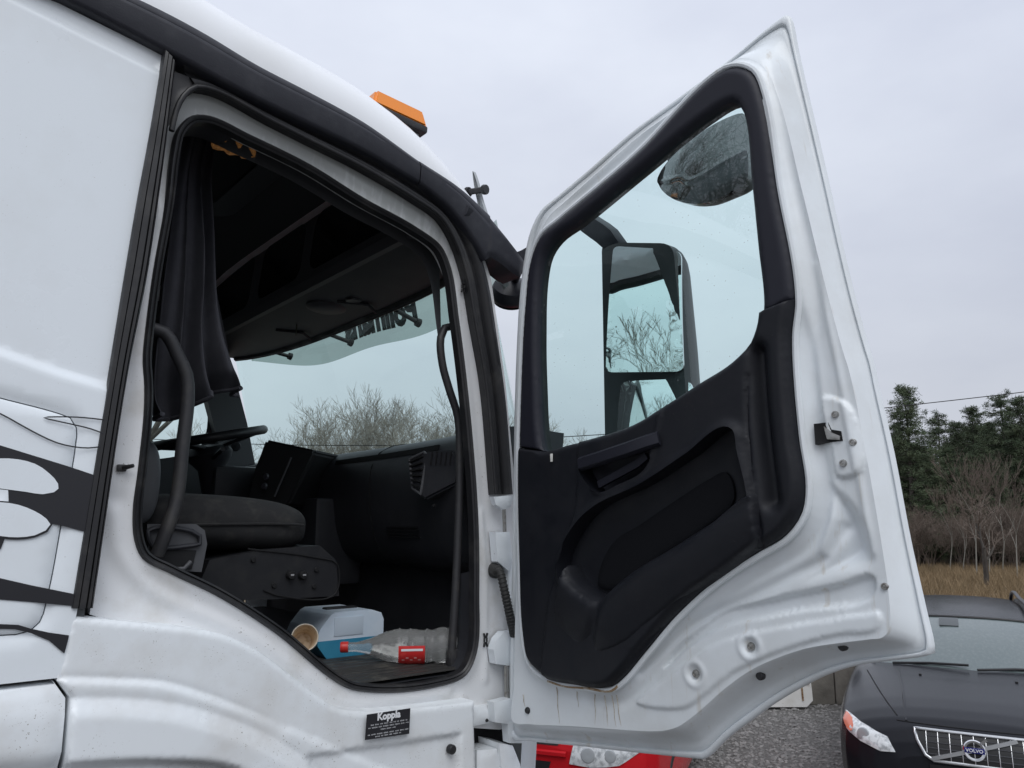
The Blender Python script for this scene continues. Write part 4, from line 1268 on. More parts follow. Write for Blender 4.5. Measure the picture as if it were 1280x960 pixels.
quad('firewall', [(0.17, 0.07, FL - 0.01), (0.17, 2.22, FL - 0.01), (0.20, 2.22, 2.3), (0.20, 0.07, 2.3)], INT)
quad('footwell_side', [(-0.10, 0.10, FL), (0.19, 0.10, FL), (0.19, 0.10, 2.45), (-0.07, 0.10, 2.45)], INT)
quad('interior_rear_wall', [(-2.24, 0.06, FL), (-2.24, 2.22, FL), (-2.24, 2.22, 3.40), (-2.24, 0.06, 3.40)], INT3)
grid('headliner', lambda u, v: (-2.24 + 1.95 * v, 0.10 + 2.12 * u, min(3.36 + 0.12 * max(0.0, math.sin(u * math.pi)) ** 0.6, roofz(-2.24 + 1.95 * v, 0.10 + 2.12 * u))), 12, 10, INT3, truck)
hq_o, hq_i = rr(-1.35, 0.45, -0.50, 1.25, 0.10), rr(-1.25, 0.55, -0.60, 1.15, 0.07)
panel('roof_hatch_frame', hq_o, [hq_i], INT2, lambda p, q, h: (p, q, 3.395), truck, 0.06, None, rim=0.0)
panel('roof_hatch', hq_i, [], DEEP, lambda p, q, h: (p, q, 3.405), truck, 0.06, None)
# lining above the opening, inside
cut_ = next(i for i, p in enumerate(inner) if p[1] < 2.62)
tail_ = next(i for i in range(len(inner) - 1, 0, -1) if inner[i][1] < 2.62)
top_in = inner[tail_ + 1:] + inner[:cut_]
vs, fs = [], []
for i, p in enumerate(top_in):
    vs += [(p[0], NR + 0.088, p[1]), (p[0], NR + 0.13, max(p[1] + 0.01, min(3.38, roofz(p[0], NR + 0.13))))]
    if i: fs.append((2 * i - 2, 2 * i, 2 * i + 1, 2 * i - 1))
pyd('roof_side_lining', vs, fs, INT3, truck)
# overhead storage shelf with open compartments
shelf = empty('overhead_shelf', (0, 0, 0), 0, truck)
fs_ = -0.29
face = [(0.13, 3.06), (2.20, 3.06), (2.20, 3.42), (0.13, 3.42)]
bays = [rr(0.16, 3.13, 0.92, 3.38, 0.07), rr(1.00, 3.13, 1.44, 3.38, 0.06), rr(1.54, 3.13, 2.10, 3.38, 0.05)]
panel('shelf_front', lin(face, 0.06, True), bays, mat('shelf_plastic', (0.085, 0.087, 0.095), 0.6), lambda p, q, h: (fs_ + (q - 3.06) * 0.10 - h, p, min(q, roofz(fs_, p))), shelf, 0.06, None, rim=0.03)
for b in bays:
    c = np.mean(np.array(b), 0)
    vs, fs = [], []
    kk = len(b)
    for p in b: vs.append((fs_ + (p[1] - 3.06) * 0.10, p[0], min(p[1], roofz(fs_, p[0]))))
    for p in b: vs.append((fs_ + 0.12, c[0] + (p[0] - c[0]) * 0.95, min(c[1] + (p[1] - c[1]) * 0.9, roofz(fs_ + 0.12, c[0] + (p[0] - c[0]) * 0.95) - 0.01)))
    for i in range(kk): fs.append((i, (i + 1) % kk, kk + (i + 1) % kk, kk + i))
    fs.append(tuple(range(kk, 2 * kk)))
    pyd('shelf_bay', vs, fs, DEEP, shelf)
sweep('shelf_lip', [(fs_ - 0.012, 0.13 + 0.1 * i, 3.058) for i in range(21)], [(-.012, -.02), (.012, -.02), (.02, .0), (.012, .02), (-.012, .02)], INT2, shelf, normal=(0, 0, 1))
def under_fn(u, v):
    n = 0.12 + 2.09 * u
    f1 = wsf(n, 3.04) - 0.01
    return (fs_ + (f1 - fs_) * v, n, 3.05 - 0.025 * v - 0.008 * math.sin(v * math.pi))
grid('shelf_underside', under_fn, 25, 8, INT, shelf)
sweep('windscreen_rubber', [(wsf(0.10 + 2.1 * i / 30, 3.03) - 0.012, 0.10 + 2.1 * i / 30, 3.025) for i in range(31)], circ(0.018, 8), RUBBER, truck)
# sun blinds folded under the shelf: two frames and a lamp
for n0 in (0.9, 1.5):
    tube('blind_bracket', [(-0.16, n0, 3.03), (-0.06, n0 - 0.07, 3.02), (0.0, n0 - 0.03, 3.005)], 0.006, INT, shelf)
lathe('map_lamp', [(0, -0.012), (0.07, -0.011), (0.09, 0.0), (0.09, 0.02)], INT2, shelf, 24, origin=(-0.14, 1.02, 3.035))
lathe('map_lamp', [(0, -0.012), (0.03, -0.011), (0.035, 0.0), (0.035, 0.02)], RUBBER, shelf, 18, origin=(-0.12, 0.84, 3.035))
tg = cp(371, 402, f=-0.13)
quad('blind_tag', [(tg.x, tg.y - .008, tg.z - .06), (tg.x, tg.y + .008, tg.z - .06), (tg.x, tg.y + .008, tg.z + .06), (tg.x, tg.y - .008, tg.z + .06)], mat('tag', (0.12, 0.12, 0.08), 0.6))
# amber reading lamp high by the curtain
LAMP = mat('reading_lamp', (0.55, 0.28, 0.10), 0.3, noise=(55, (0.06, 0.03, 0.012), 0.42, 0.58), emit=((1.0, 0.45, 0.15), 0.05))
lq = cq([(272, 164), (282, 166), (300, 174), (320, 190), (318, 197), (300, 194), (280, 188), (265, 180)], 0.145)
panel('reading_lamp', [tuple(p) for p in cr(lq, 0.01, True)], [], LAMP, side(0.145), truck, 0.01, lambda P: 0.008 * np.sin(P[:, 0] * 160), rim=0.01)

# --- dashboard
dash = empty('dashboard', (0, 0, 0), 0, truck)
DP = [(0.34, 2.47), (0.10, 2.475), (-0.02, 2.455), (-0.075, 2.42), (-0.10, 2.37), (-0.105, 2.33), (-0.098, 2.20), (-0.075, 2.10), (-0.03, 2.02), (0.05, 1.985), (0.20, 1.97)]
dpp = [np.array(p) for p in cr(DP, 0.02)]
def dash_fn(u, v):
    n = 0.14 + 2.07 * u
    s = v * (len(dpp) - 1)
    i = min(int(s), len(dpp) - 2)
    p = dpp[i] * (1 - (s - i)) + dpp[i + 1] * (s - i)
    bow = 0.10 * (1 - abs((n - 1.15) / 1.1) ** 2.5)
    back = 0.0
    return (p[0] + bow, n, p[1])
grid('dash_body', dash_fn, 60, 40, INT, dash)
e0 = [dash_fn(0, j / 39) for j in range(40)]
pyd('dash_end', e0 + [(0.3, 0.14, 1.97)], [tuple(range(41))], INT, dash)
# seams and trim strip
def on_dash(n, t, off=0.003):
    p = Vector(dash_fn((n - 0.14) / 2.07, t))
    q = Vector(dash_fn((n - 0.14) / 2.07, min(1, t + 0.02)))
    d = q - p
    nr = Vector((d.z, 0, -d.x)).normalized()
    if nr.x > 0: nr = -nr
    return p + nr * off
tube('dash_seam', [on_dash(0.86, t / 20, 0.0005) for t in range(3, 18)], 0.003, DEEP, dash, 6)
sweep('dash_strip', [on_dash(0.36 + 0.06 * i, 0.42, 0.002) for i in range(15)], [(-.010, -.003), (.010, -.003), (.010, .003), (-.010, .003)], DEEP, dash, normal=(-1, 0, 0.2))
for kk in range(4):
    sweep('grille_slat', [on_dash(0.50 + 0.03 * i, 0.665 + kk * 0.012, 0.003) for i in range(9)], [(-.0016, -.003), (.0016, -.003), (.0016, .003), (-.0016, .003)], DEEP, dash, normal=(-1, 0, 0))
# air vent pod at the near end
vp = [cp(522, 574, n=0.42), cp(540, 565, n=0.36), cp(575, 563, n=0.22), cp(583, 575, n=0.19), cp(580, 605, n=0.18), cp(540, 625, n=0.32), cp(525, 612, n=0.40)]
cv_ = sum(vp, Vector()) / len(vp)
bmv = bmesh.new()
fr_ = [bmv.verts.new(p + Vector((-0.03, 0, 0))) for p in vp]
bk_ = [bmv.verts.new(p + Vector((0.14, 0.05, 0))) for p in vp]
bmv.faces.new(fr_); bmv.faces.new(bk_[::-1])
for i in range(7): bmv.faces.new((fr_[i], bk_[i], bk_[(i + 1) % 7], fr_[(i + 1) % 7]))
bmesh.ops.bevel(bmv, geom=bmv.edges[:], offset=0.008, segments=2, affect='EDGES')
from_bm('vent_pod', bmv, INT, dash)
ring = [cp(x, y, n=nn2) + Vector((-0.036, 0, 0)) for x, y, nn2 in ((523, 575, .42), (541, 566, .36), (545, 570, .35), (537, 618, .34), (527, 611, .40))]
tube('vent_frame', lin(ring, 0.01, True), 0.005, INT2, dash, 8, closed=True)
for i in range(6):
    t = (i + 0.7) / 6.6
    a, b = ring[0].lerp(ring[4], t), ring[1].lerp(ring[3], t)
    sweep('vent_slat', [a, b], [(-.003, -.006), (.003, -.006), (.003, .006), (-.003, .006)], DEEP, dash, normal=(-1, 0, 0.3))
for i in range(5):
    a = cp(552 + i * 6, 566, n=0.31 - i * 0.022) + Vector((-0.038, 0, 0))
    b = cp(550 + i * 6, 582, n=0.31 - i * 0.022) + Vector((-0.038, 0, 0))
    tube('vent_slat', [a, b], 0.0022, DEEP, dash, 6)
c = cp(549, 632, n=0.30)
lathe('dash_bolt', [(0, 0.004), (0.005, 0.004), (0.006, 0)], DEEP, dash, 10, axis=(-1, -0.5, 0), origin=(c.x - 0.02, c.y, c.z))
# raised console wing towards the driver
wing = [cp(331, 549, n=1.36), cp(391, 562, n=1.20), cp(394, 566, n=1.20), cp(360, 632, n=1.24), cp(305, 640, n=1.36), cp(318, 585, n=1.38)]
bmv = bmesh.new()
fr_ = [bmv.verts.new(p) for p in wing]
bk_ = [bmv.verts.new(p + Vector((0.22, 0.12, -0.01))) for p in wing]
bmv.faces.new(fr_); bmv.faces.new(bk_[::-1])
kk = len(wing)
for i in range(kk): bmv.faces.new((fr_[i], bk_[i], bk_[(i + 1) % kk], fr_[(i + 1) % kk]))
bmesh.ops.bevel(bmv, geom=bmv.edges[:], offset=0.010, segments=2, affect='EDGES')
from_bm('console_wing', bmv, DEEP, dash)
tube('console_trim', [cp(364, 572, n=1.22) + Vector((-.004, -.01, 0)), cp(343, 621, n=1.26) + Vector((-.004, -.01, 0))], 0.004, INT2, dash, 8)
for x, y in ((333, 596), (331, 608)):
    p = cp(x, y, n=1.28)
    lathe('console_button', [(0, 0.008), (0.012, 0.008), (0.015, 0)], mat('button', (0.05, 0.05, 0.06), 0.3), dash, 14, axis=(-1, -0.4, 0.1), origin=p)
rbox('console_lower', (0.03, 1.35, 2.08), (0.22, 0.36, 0.36), INT, dash, 0.02)
# steering wheel
sw = empty('steering_wheel', (0, 0, 0), 0, truck)
swc = Vector((-0.36, 1.70, 2.535))
tl = Matrix.Rotation(R(-13), 3, 'Y') @ Matrix.Rotation(R(2), 3, 'X')
tube('rim', [swc + tl @ Vector((0.235 * math.cos(a), 0.235 * math.sin(a), 0)) for a in np.linspace(0, 2 * math.pi, 49)[:-1]], 0.021, RUBBER, sw, 12, closed=True)
bm = bmesh.new()
for a in (0.5, 2.64, 3.9, 5.5):
    box_bm(bm, swc + tl @ Vector((0.13 * math.cos(a), 0.13 * math.sin(a), -0.03)), (0.20, 0.045, 0.015), tl @ Matrix.Rotation(a, 3, 'Z') @ Matrix.Rotation(R(-12), 3, 'Y'), 0.005)
from_bm('spokes', bm, INT, sw)
lathe('hub', [(0, 0.01), (0.08, 0.0), (0.10, -0.03), (0.09, -0.06), (0.06, -0.10), (0.055, -0.30), (0.08, -0.42)], INT, sw, 24, axis=tl @ Vector((0, 0, 1)), origin=swc + Vector((0, 0, -0.04)))
tube('column_stalk', [swc + Vector((0.0, -0.06, -0.10)), swc + Vector((-0.02, -0.24, -0.07))], 0.010, RUBBER, sw)
rbox('instrument_hood', (0.00, 1.72, 2.36), (0.30, 0.42, 0.14), INT, dash, 0.04)
rbox('steering_shroud', (-0.20, 1.70, 2.30), (0.30, 0.16, 0.22), INT, dash, 0.03)
# far A-pillar trim
sweep('pillar_trim', [(-0.03, 2.19, 2.40), (-0.10, 2.18, 2.65), (-0.19, 2.165, 2.9), (-0.27, 2.14, 3.10)], [(-.085, -.03), (.085, -.03), (.085, .03), (-.085, .03)], INT2, truck, normal=(0, 1, 0))
lathe('pillar_speaker', [(0, 0.01), (0.022, 0.008), (0.026, 0)], INT, truck, 18, axis=(-0.5, -1, 0), origin=(-0.07, 2.15, 2.55))

# --- passenger seat
seat = empty('passenger_seat', (0, 0, 0), 0, truck)
def cushion(name, c, s, m, pw=4.0, rot=None, nu=40, nv=24, crown=0.0):
    rot = rot or Matrix.Identity(3)
    def fn(u, v):
        a, b = 2 * math.pi * u, math.pi * (v - 0.5)
        def sp(x, e): return math.copysign(abs(x) ** e, x)
        e = 2 / pw
        x = sp(math.cos(b), e) * sp(math.cos(a), e)
        y = sp(math.cos(b), e) * sp(math.sin(a), e)
        z = sp(math.sin(b), e * 1.3)
        return Vector(c) + rot @ Vector((x * s[0] / 2, y * s[1] / 2, z * s[2] / 2 + crown * (1 - x * x) * max(0, z)))
    return grid(name, fn, nu, nv, m, seat, closeu=True)
s_top = cp(330, 627, n=0.40).z
cushion('cushion', (-0.715, 0.62, 2.150), (0.53, 0.52, 0.150), SEATC, 4.0, Matrix.Rotation(R(3), 3, 'Y'), crown=0.012)
tube('cushion_piping', [(-0.96, 0.358, 2.146), (-0.80, 0.357, 2.150), (-0.62, 0.357, 2.152), (-0.54, 0.362, 2.150), (-0.505, 0.375, 2.148)], 0.004, SEATC, seat, 6)
cushion('backrest', (-1.13, 0.62, 2.56), (0.19, 0.52, 0.80), SEATC, 3.6, Matrix.Rotation(R(-12), 3, 'Y'))
cushion('side_bolster', (-0.98, 0.36, 2.26), (0.10, 0.08, 0.22), INT2, 3.0)
# seat box with switches
bxp = cq([(262, 700), (330, 687), (400, 682), (420, 700), (424, 745), (345, 749), (240, 752)], 0.36)
rbox('seat_plinth', (-0.85, 0.80, 1.85), (0.50, 0.36, 0.26), DEEP, seat, 0.01)
def hf_box(P): return 0.0 * P[:, 0]
panel('seat_box', [tuple(p) for p in lin(bxp, 0.03, True)], [], mat('seat_box_plastic', (0.013, 0.0135, 0.016), 0.55, spec=0.4, noise=(20, (0.022, 0.022, 0.023), 0.45, 0.75)), side(0.36), seat, 0.03, None, rim=0.45)
fp = cq([(330, 738), (345, 744), (420, 742), (422, 705), (395, 697), (310, 686)], 0.355)
sweep('panel_seam', [(p[0], 0.357, p[1]) for p in cr(fp, 0.02)], circ(0.0025, 6), DEEP, seat)
for x, y in ((363.5, 719), (378.5, 719)):
    p = cp(x, y, n=0.352)
    sw_ = lathe('switch', [(0.0, 0.010), (0.010, 0.010), (0.013, 0.006), (0.013, -0.005)], DEEP, seat, 18, axis=(0, -1, 0), origin=(p.x, 0.352, p.z))
    rbox('switch_mark', (p.x, 0.3405, p.z + 0.001), (0.010, 0.002, 0.005), mat('switch_mark', (0.30, 0.30, 0.31), 0.5), seat, 0.0005)
for x, y in ((317, 700), (396, 712), (393, 733), (343, 732)):
    p = cp(x, y, n=0.355)
    lathe('box_screw', [(0, 0.003), (0.006, 0.003), (0.008, 0)], DEEP, seat, 12, axis=(0, -1, 0), origin=(p.x, 0.356, p.z))
# driver's seat behind
seat = empty('driver_seat', (0, 0, 0), 0, truck)
cushion('cushion', (-0.85, 1.72, 2.16), (0.52, 0.52, 0.16), SEATC, 4.0)
cushion('backrest', (-1.16, 1.72, 2.58), (0.18, 0.50, 0.85), SEATC, 3.6, Matrix.Rotation(R(-10), 3, 'Y'))
rbox('seat_pedestal', (-0.88, 1.72, 1.90), (0.4, 0.4, 0.36), INT, seat, 0.03)

# --- bin with bail handle beside the seat
binp = empty('storage_bin', (0, 0, 0), 0, truck)
bq = cq([(184, 655), (245, 655), (256, 663), (259, 680), (252, 715), (186, 712)], 0.20)
panel('bin_body', [tuple(p) for p in lin(bq, 0.02, True)], [], INT2, side(0.20), binp, 0.02, None, rim=0.14)
ba = cq([(186, 664), (240, 664), (250, 670), (250, 680), (240, 682), (190, 681)], 0.19)
sweep('bin_rim', [(p[0], 0.192, p[1]) for p in cr(ba, 0.012, True)], circ(0.006, 8), INT, binp, closed=True)
sq = cq([(186, 686), (246, 688), (240, 712), (188, 710)], 0.194)
pyd('bin_pocket', [(p[0], 0.196, p[1]) for p in sq], [(0, 1, 2, 3)], DEEP, binp)
tube('bin_lever', [cp(212, 712, n=0.185), cp(230, 711, n=0.18), cp(239, 702, n=0.18)], 0.006, INT2, binp)

# --- grab handles
tube('grab_handle', cr([cp(178, 413, n=0.16), cp(190, 410, n=0.155), cp(206, 416, n=0.15), cp(222, 444, n=0.15), cp(233, 468, n=0.15), cp(235, 492, n=0.15), cp(228, 560, n=0.15), cp(221, 622, n=0.15), cp(208, 664, n=0.15), cp(196, 694, n=0.16)], 0.02), 0.0165, HANDLE, truck, 14)
gh = tube('grab_handle', cr([cp(584, 408, n=0.115), cp(568, 407, n=0.115), cp(556, 410, n=0.115), cp(551, 422, n=0.115), cp(553, 455, n=0.115), cp(562, 488, n=0.115), cp(572, 520, n=0.115), cp(574.5, 560, n=0.115), cp(572, 680, n=0.115), cp(567, 780, n=0.115), cp(564, 822, n=0.115)], 0.02), 0.0125, HANDLE, truck, 14)
hq = cp(566, 822, n=0.115)
rbox('handle_foot', (hq.x, 0.118, hq.z), (0.034, 0.034, 0.055), HANDLE, truck, 0.014)

# --- curtain, bunched and hanging from the roof rail
Lc = [(222, 158), (214, 220), (206, 300), (196, 380), (188, 440), (186, 500), (190, 520)]
Rc = [(276, 160), (266, 215), (272, 290), (281, 360), (290, 420), (300, 462), (309, 486)]
lcq = np.array([(v.x, v.z) for v in (cp(x, y, n=0.20) for x, y in Lc)])
rcq = np.array([(v.x, v.z) for v in (cp(x, y, n=0.34) for x, y in Rc)])
lcc, rcc = cr(lcq, k=10), cr(rcq, k=10)
def curt(u, v):
    i = v * (len(lcc) - 1)
    i0 = min(int(i), len(lcc) - 2)
    a = lcc[i0] * (1 - (i - i0)) + lcc[i0 + 1] * (i - i0)
    b = rcc[i0] * (1 - (i - i0)) + rcc[i0 + 1] * (i - i0)
    spread = 0.35 + 0.65 * v
    ph = u * 2 * math.pi * 3.6 + 1.3 * math.sin(v * 2.2) + 0.5 * v
    fold = 0.050 * math.sin(ph) + 0.018 * math.sin(2.3 * ph + 3 * v) + 0.008 * math.sin(13 * v + 5 * u)
    tuck = 0.045 * math.exp(-((u - 0.35 - 0.55 * v) / 0.10) ** 2) * v
    z = a[1] * (1 - u) + b[1] * u - 0.02 * v * math.sin(u * math.pi * 2.2)
    return (a[0] * (1 - u) + b[0] * u + 0.008 * math.sin(ph * 1.0 + 1), 0.20 + 0.14 * u - fold * spread - tuck + 0.05 * v * u, z)
grid('curtain', curt, 70, 70, CLOTH, truck, ang=180)
hem = [curt(u / 40, 1.0) for u in range(41)]
tube('curtain_hem', hem, 0.006, CLOTH, truck, 8)
tube('curtain_rail', [cp(219, 156, n=0.2), cp(300, 172, n=0.22), cp(420, 235, n=0.22)], 0.008, INT, truck)

# --- chassis and wheel under the cab
whl = empty('wheel', (-1.02, 0.0, 0), 0, truck)
lathe('tyre', [(0.30, 0.0), (0.40, -0.02), (0.49, -0.01), (0.52, 0.03), (0.52, 0.27), (0.49, 0.30), (0.40, 0.31), (0.30, 0.30)], mat('tyre_rubber', (0.025, 0.025, 0.025), 0.75, bump=(60, 0.4)), whl, 48, axis=(0, 1, 0), origin=(0, 0.10, 0.52))
lathe('rim', [(0.0, 0.06), (0.12, 0.05), (0.16, 0.10), (0.27, 0.08), (0.30, 0.02), (0.31, 0.0)], STEEL, whl, 40, axis=(0, 1, 0), origin=(0, 0.12, 0.52))
rbox('chassis', (-1.0, 1.15, 1.02), (2.7, 0.9, 0.34), DARK, truck, 0.02)
rbox('bumper', (0.28, 1.15, 0.80), (0.30, 2.26, 0.70), WHITE2, truck, 0.06)
lathe('far_tyre', [(0.30, 0.0), (0.49, -0.01), (0.52, 0.03), (0.52, 0.27), (0.49, 0.30), (0.30, 0.30)], MATS['tyre_rubber'], truck, 32, axis=(0, 1, 0), origin=(-1.02, 1.88, 0.52))

# ================================================================== LOOSE THINGS ON THE CAB FLOOR
def tw(v):                                # truck frame -> world
    return truck.matrix_basis @ Vector(v)
truck_M = Matrix.Translation((HX, HY, 0)) @ Matrix.Rotation(R(90) - A_CAB, 4, 'Z')
CLEAR = glass('clear_plastic', (0.86, 0.87, 0.86), 0.08)
CLEAR2 = mat('crumpled_plastic', (0.86, 0.87, 0.86), 0.12, trans=0.86, ior=1.25, bump=(30, 0.35, 0.010))
REDP = mat('red_plastic', (0.55, 0.03, 0.025), 0.35)
bo = empty('drink_bottle')
bo.matrix_world = truck_M
tag(bo, 'clear plastic drink bottle with red cap and red label lying on cab floor', 'bottle')
q0, q1 = cp(426, 809, z=FL + 0.053), cp(577, 806, z=FL + 0.053)
q1 = Vector((q0.x + 0.375 * 0.95, q0.y - 0.375 * 0.25, q0.z)) if (q1 - q0).length > 0.5 else q1
axv = (q1 - q0)
BL = axv.length
r0 = 0.051
prof = [(0.0135, 0.02), (0.0135, 0.045), (0.017, 0.06), (0.025, 0.09), (0.036, 0.115), (0.044, 0.14), (r0, 0.16), (r0, 0.175), (r0 - .003, 0.18), (r0 - .003, 0.20), (r0, 0.205), (r0 - .004, 0.215), (r0 - .004, 0.25), (r0 - .001, 0.255), (r0 - .006, 0.27), (r0, 0.29), (r0, BL - 0.03), (r0 - .004, BL - 0.012), (0.030, BL), (0.012, BL - 0.006), (0.0, BL - 0.004)]
prof2 = [tuple(p) for p in lin(prof, 0.006)]
lathe('bottle_body', prof2, CLEAR2, bo, 40, axis=axv, origin=q0)
bob = bo.children[0]
for v in bob.data.vertices:                # dents
    d = (v.co - q0).dot(axv.normalized())
    if d > 0.12:
        v.co += (v.co - (q0 + axv.normalized() * d)) * (0.022 * math.sin(60 * d + 3 * math.atan2(v.co.z - q0.z, v.co.y - q0.y)) + 0.02 * math.sin(150 * d))
lathe('bottle_cap', [(0, -0.002), (0.0145, -0.001), (0.0155, 0.002)] + [(0.0155 + 0.0006 * (i % 2), 0.004 + i * 0.002) for i in range(8)] + [(0.0155, 0.022), (0.013, 0.022)], REDP, bo, 28, axis=axv, origin=q0)
# label: a red band on the lower half
axn = axv.normalized()
qd = Vector((0, 0, 1)).rotation_difference(axn)
def band(name, h0_, h1_, a0, a1, r, m):
    vs, fs = [], []
    nn2 = 18
    for j in range(7):
        hh = h0_ + (h1_ - h0_) * j / 6
        for i in range(nn2 + 1):
            a = a0 + (a1 - a0) * i / nn2
            side_ = axn.cross(Vector((0, 0, 1))).normalized()
            v = q0 + axn * hh + side_ * (math.cos(a) * r) + Vector((0, 0, 1)) * (math.sin(a) * r)
            vs.append(v)
    for j in range(6):
        for i in range(nn2): fs.append((j * (nn2 + 1) + i, j * (nn2 + 1) + i + 1, (j + 1) * (nn2 + 1) + i + 1, (j + 1) * (nn2 + 1) + i))
    return pyd(name, vs, fs, m, bo)
LABELM = mat('bottle_label', (0.62, 0.03, 0.03), 0.35, noise=(35, (0.70, 0.10, 0.08), 0.5, 0.7))
lb = band('bottle_label', 0.172, 0.250, R(-75), R(8), r0 + 0.002, LABELM)
band('label_stripe', 0.180, 0.244, R(-8), R(-1), r0 + 0.003, WT)
for i in range(5): band('label_swirl', 0.182 + i * 0.012, 0.190 + i * 0.012, R(-42 + (i % 2) * 8), R(-36 + (i % 2) * 8), r0 + 0.003, mat('label_pale', (0.75, 0.35, 0.33), 0.4))

ca = empty('washer_canister')
ca.matrix_world = truck_M
tag(ca, 'translucent plastic canister half full of blue washer fluid behind the bottle', 'canister')
CAN = mat('canister_plastic', (0.62, 0.70, 0.78), 0.35, noise=(9, (0.52, 0.62, 0.72), 0.4, 0.7))
CANB = mat('canister_fluid', (0.03, 0.20, 0.34), 0.30, noise=(7, (0.05, 0.26, 0.40), 0.4, 0.7))
k0, k1 = cp(396, 800, n=0.42), cp(479, 800, n=0.42)
cf0, cf1 = k0.x, k1.x
def canbody(name, z0, z1, m, grow=0.0):
    prf = [(cf0 + 0.035, 0), (cf0 + 0.004, 0.045), (cf0, 0.075), (cf0 + 0.012, 0.105), (cf0 + 0.045, 0.150), (cf0 + 0.06, 0.158), (cf1 - 0.045, 0.158), (cf1 - 0.01, 0.145), (cf1, 0.12), (cf1, 0.02), (cf1 - 0.02, 0)]
    def clipz(p):
        return p
    lo_ = [(x, max(z0, min(z1, z))) for x, z in lin(prf, 0.004, True)]
    pts = [(x, FL + 0.010 + z * 0.86) for x, z in lo_]
    bm = bmesh.new()
    fr_ = []
    last_ = None
    for p in pts:
        if last_ is None or abs(p[0] - last_[0]) + abs(p[1] - last_[1]) > 1e-4:
            fr_.append(p); last_ = p
    A_ = [bm.verts.new((p[0], 0.42 - grow, p[1])) for p in fr_]
    B_ = [bm.verts.new((p[0], 0.64 + grow, p[1])) for p in fr_]
    bm.faces.new(A_); bm.faces.new(B_[::-1])
    for i in range(len(fr_)): bm.faces.new((A_[i], B_[i], B_[(i + 1) % len(fr_)], A_[(i + 1) % len(fr_)]))
    bmesh.ops.remove_doubles(bm, verts=bm.verts[:], dist=1e-5)
    bm.normal_update()
    ed = [e for e in bm.edges if len(e.link_faces) == 2 and max(len(f.verts) for f in e.link_faces) > 4 and abs((e.verts[0].co.z + e.verts[1].co.z) / 2 - FL - 0.010 - 0.062 * 0.86) > 0.002]
    bmesh.ops.bevel(bm, geom=ed, offset=0.020, segments=4, affect='EDGES', clamp_overlap=True)
    return from_bm(name, bm, m, ca, True, 50)
canbody('canister_fluid', 0.0, 0.062, CANB)
canbody('canister_body', 0.062, 0.158, CAN)
rbox('canister_label', ((cf0 + cf1) / 2 - 0.01, 0.4185, FL + 0.102), (0.10, 0.002, 0.055), mat('canister_label', (0.50, 0.58, 0.66), 0.5), ca, 0.0006)
rbox('canister_handle', ((cf0 + cf1) / 2 + 0.01, 0.52, FL + 0.146), (0.11, 0.035, 0.012), RUBBER, ca, 0.004)

cu = empty('paper_cup')
cu.matrix_world = truck_M
tag(cu, 'tipped paper coffee cup with its brown inside showing beside the canister', 'cup')
cc_ = cp(381, 797, n=0.32)
axc = Vector((-0.35, -0.90, 0.28)).normalized()
lathe('cup_wall', [(0.026, -0.085), (0.036, -0.002), (0.038, 0.0), (0.036, 0.002), (0.0345, -0.002), (0.025, -0.08), (0.0, -0.08)], mat('cup_paper', (0.62, 0.50, 0.36), 0.6, noise=(60, (0.40, 0.27, 0.15), 0.5, 0.7)), cu, 30, axis=axc, origin=cc_)
lathe('cup_rim', [(0.0365, -0.002), (0.039, 0.0), (0.0375, 0.003), (0.0355, 0.001)], mat('cup_rim', (0.75, 0.70, 0.60), 0.5), cu, 30, axis=axc, origin=cc_)
pp = empty('crumpled_wrapper')
pp.matrix_world = truck_M
tag(pp, 'small crumpled white wrapper on the floor mat behind the drink bottle', 'wrapper')
wc = cp(497, 782, n=0.45)
bm = bmesh.new()
bmesh.ops.create_icosphere(bm, subdivisions=3, radius=0.028)
r3 = random.Random(5)
for v in bm.verts:
    v.co *= r3.uniform(0.7, 1.2)
    v.co.x *= 1.6; v.co.z *= 0.7
    v.co += Vector((wc.x, 0.45, FL + 0.03))
from_bm('wrapper', bm, mat('wrapper_white', (0.7, 0.7, 0.68), 0.5), pp, False)
# ================================================================== PARKED CARS
from mathutils.bvhtree import BVHTree
def car_paint(name, base, **k):
    return mat(name, base, 0.22, coat=0.10, spec=0.14, bump=(150, 0.30, 0.004), **k)
CARGLASS = mat('car_glass', (0.11, 0.138, 0.138), 0.05, coat=1.0, noise=(40, (0.14, 0.17, 0.17), 0.45, 0.75))
SILVER = mat('silver_trim', (0.62, 0.63, 0.64), 0.32, metal=0.85)
TYRE = MATS['tyre_rubber']
BLKP = mat('black_car_plastic', (0.012, 0.012, 0.013), 0.5)
LENS = mat('headlamp_lens', (0.72, 0.74, 0.75), 0.10, coat=1.0, noise=(30, (0.35, 0.37, 0.38), 0.45, 0.65))
LENSB = mat('headlamp_bowl', (0.40, 0.42, 0.43), 0.25, metal=0.3)
ORNG = mat('indicator_amber', (0.75, 0.16, 0.06), 0.2, coat=1.0)

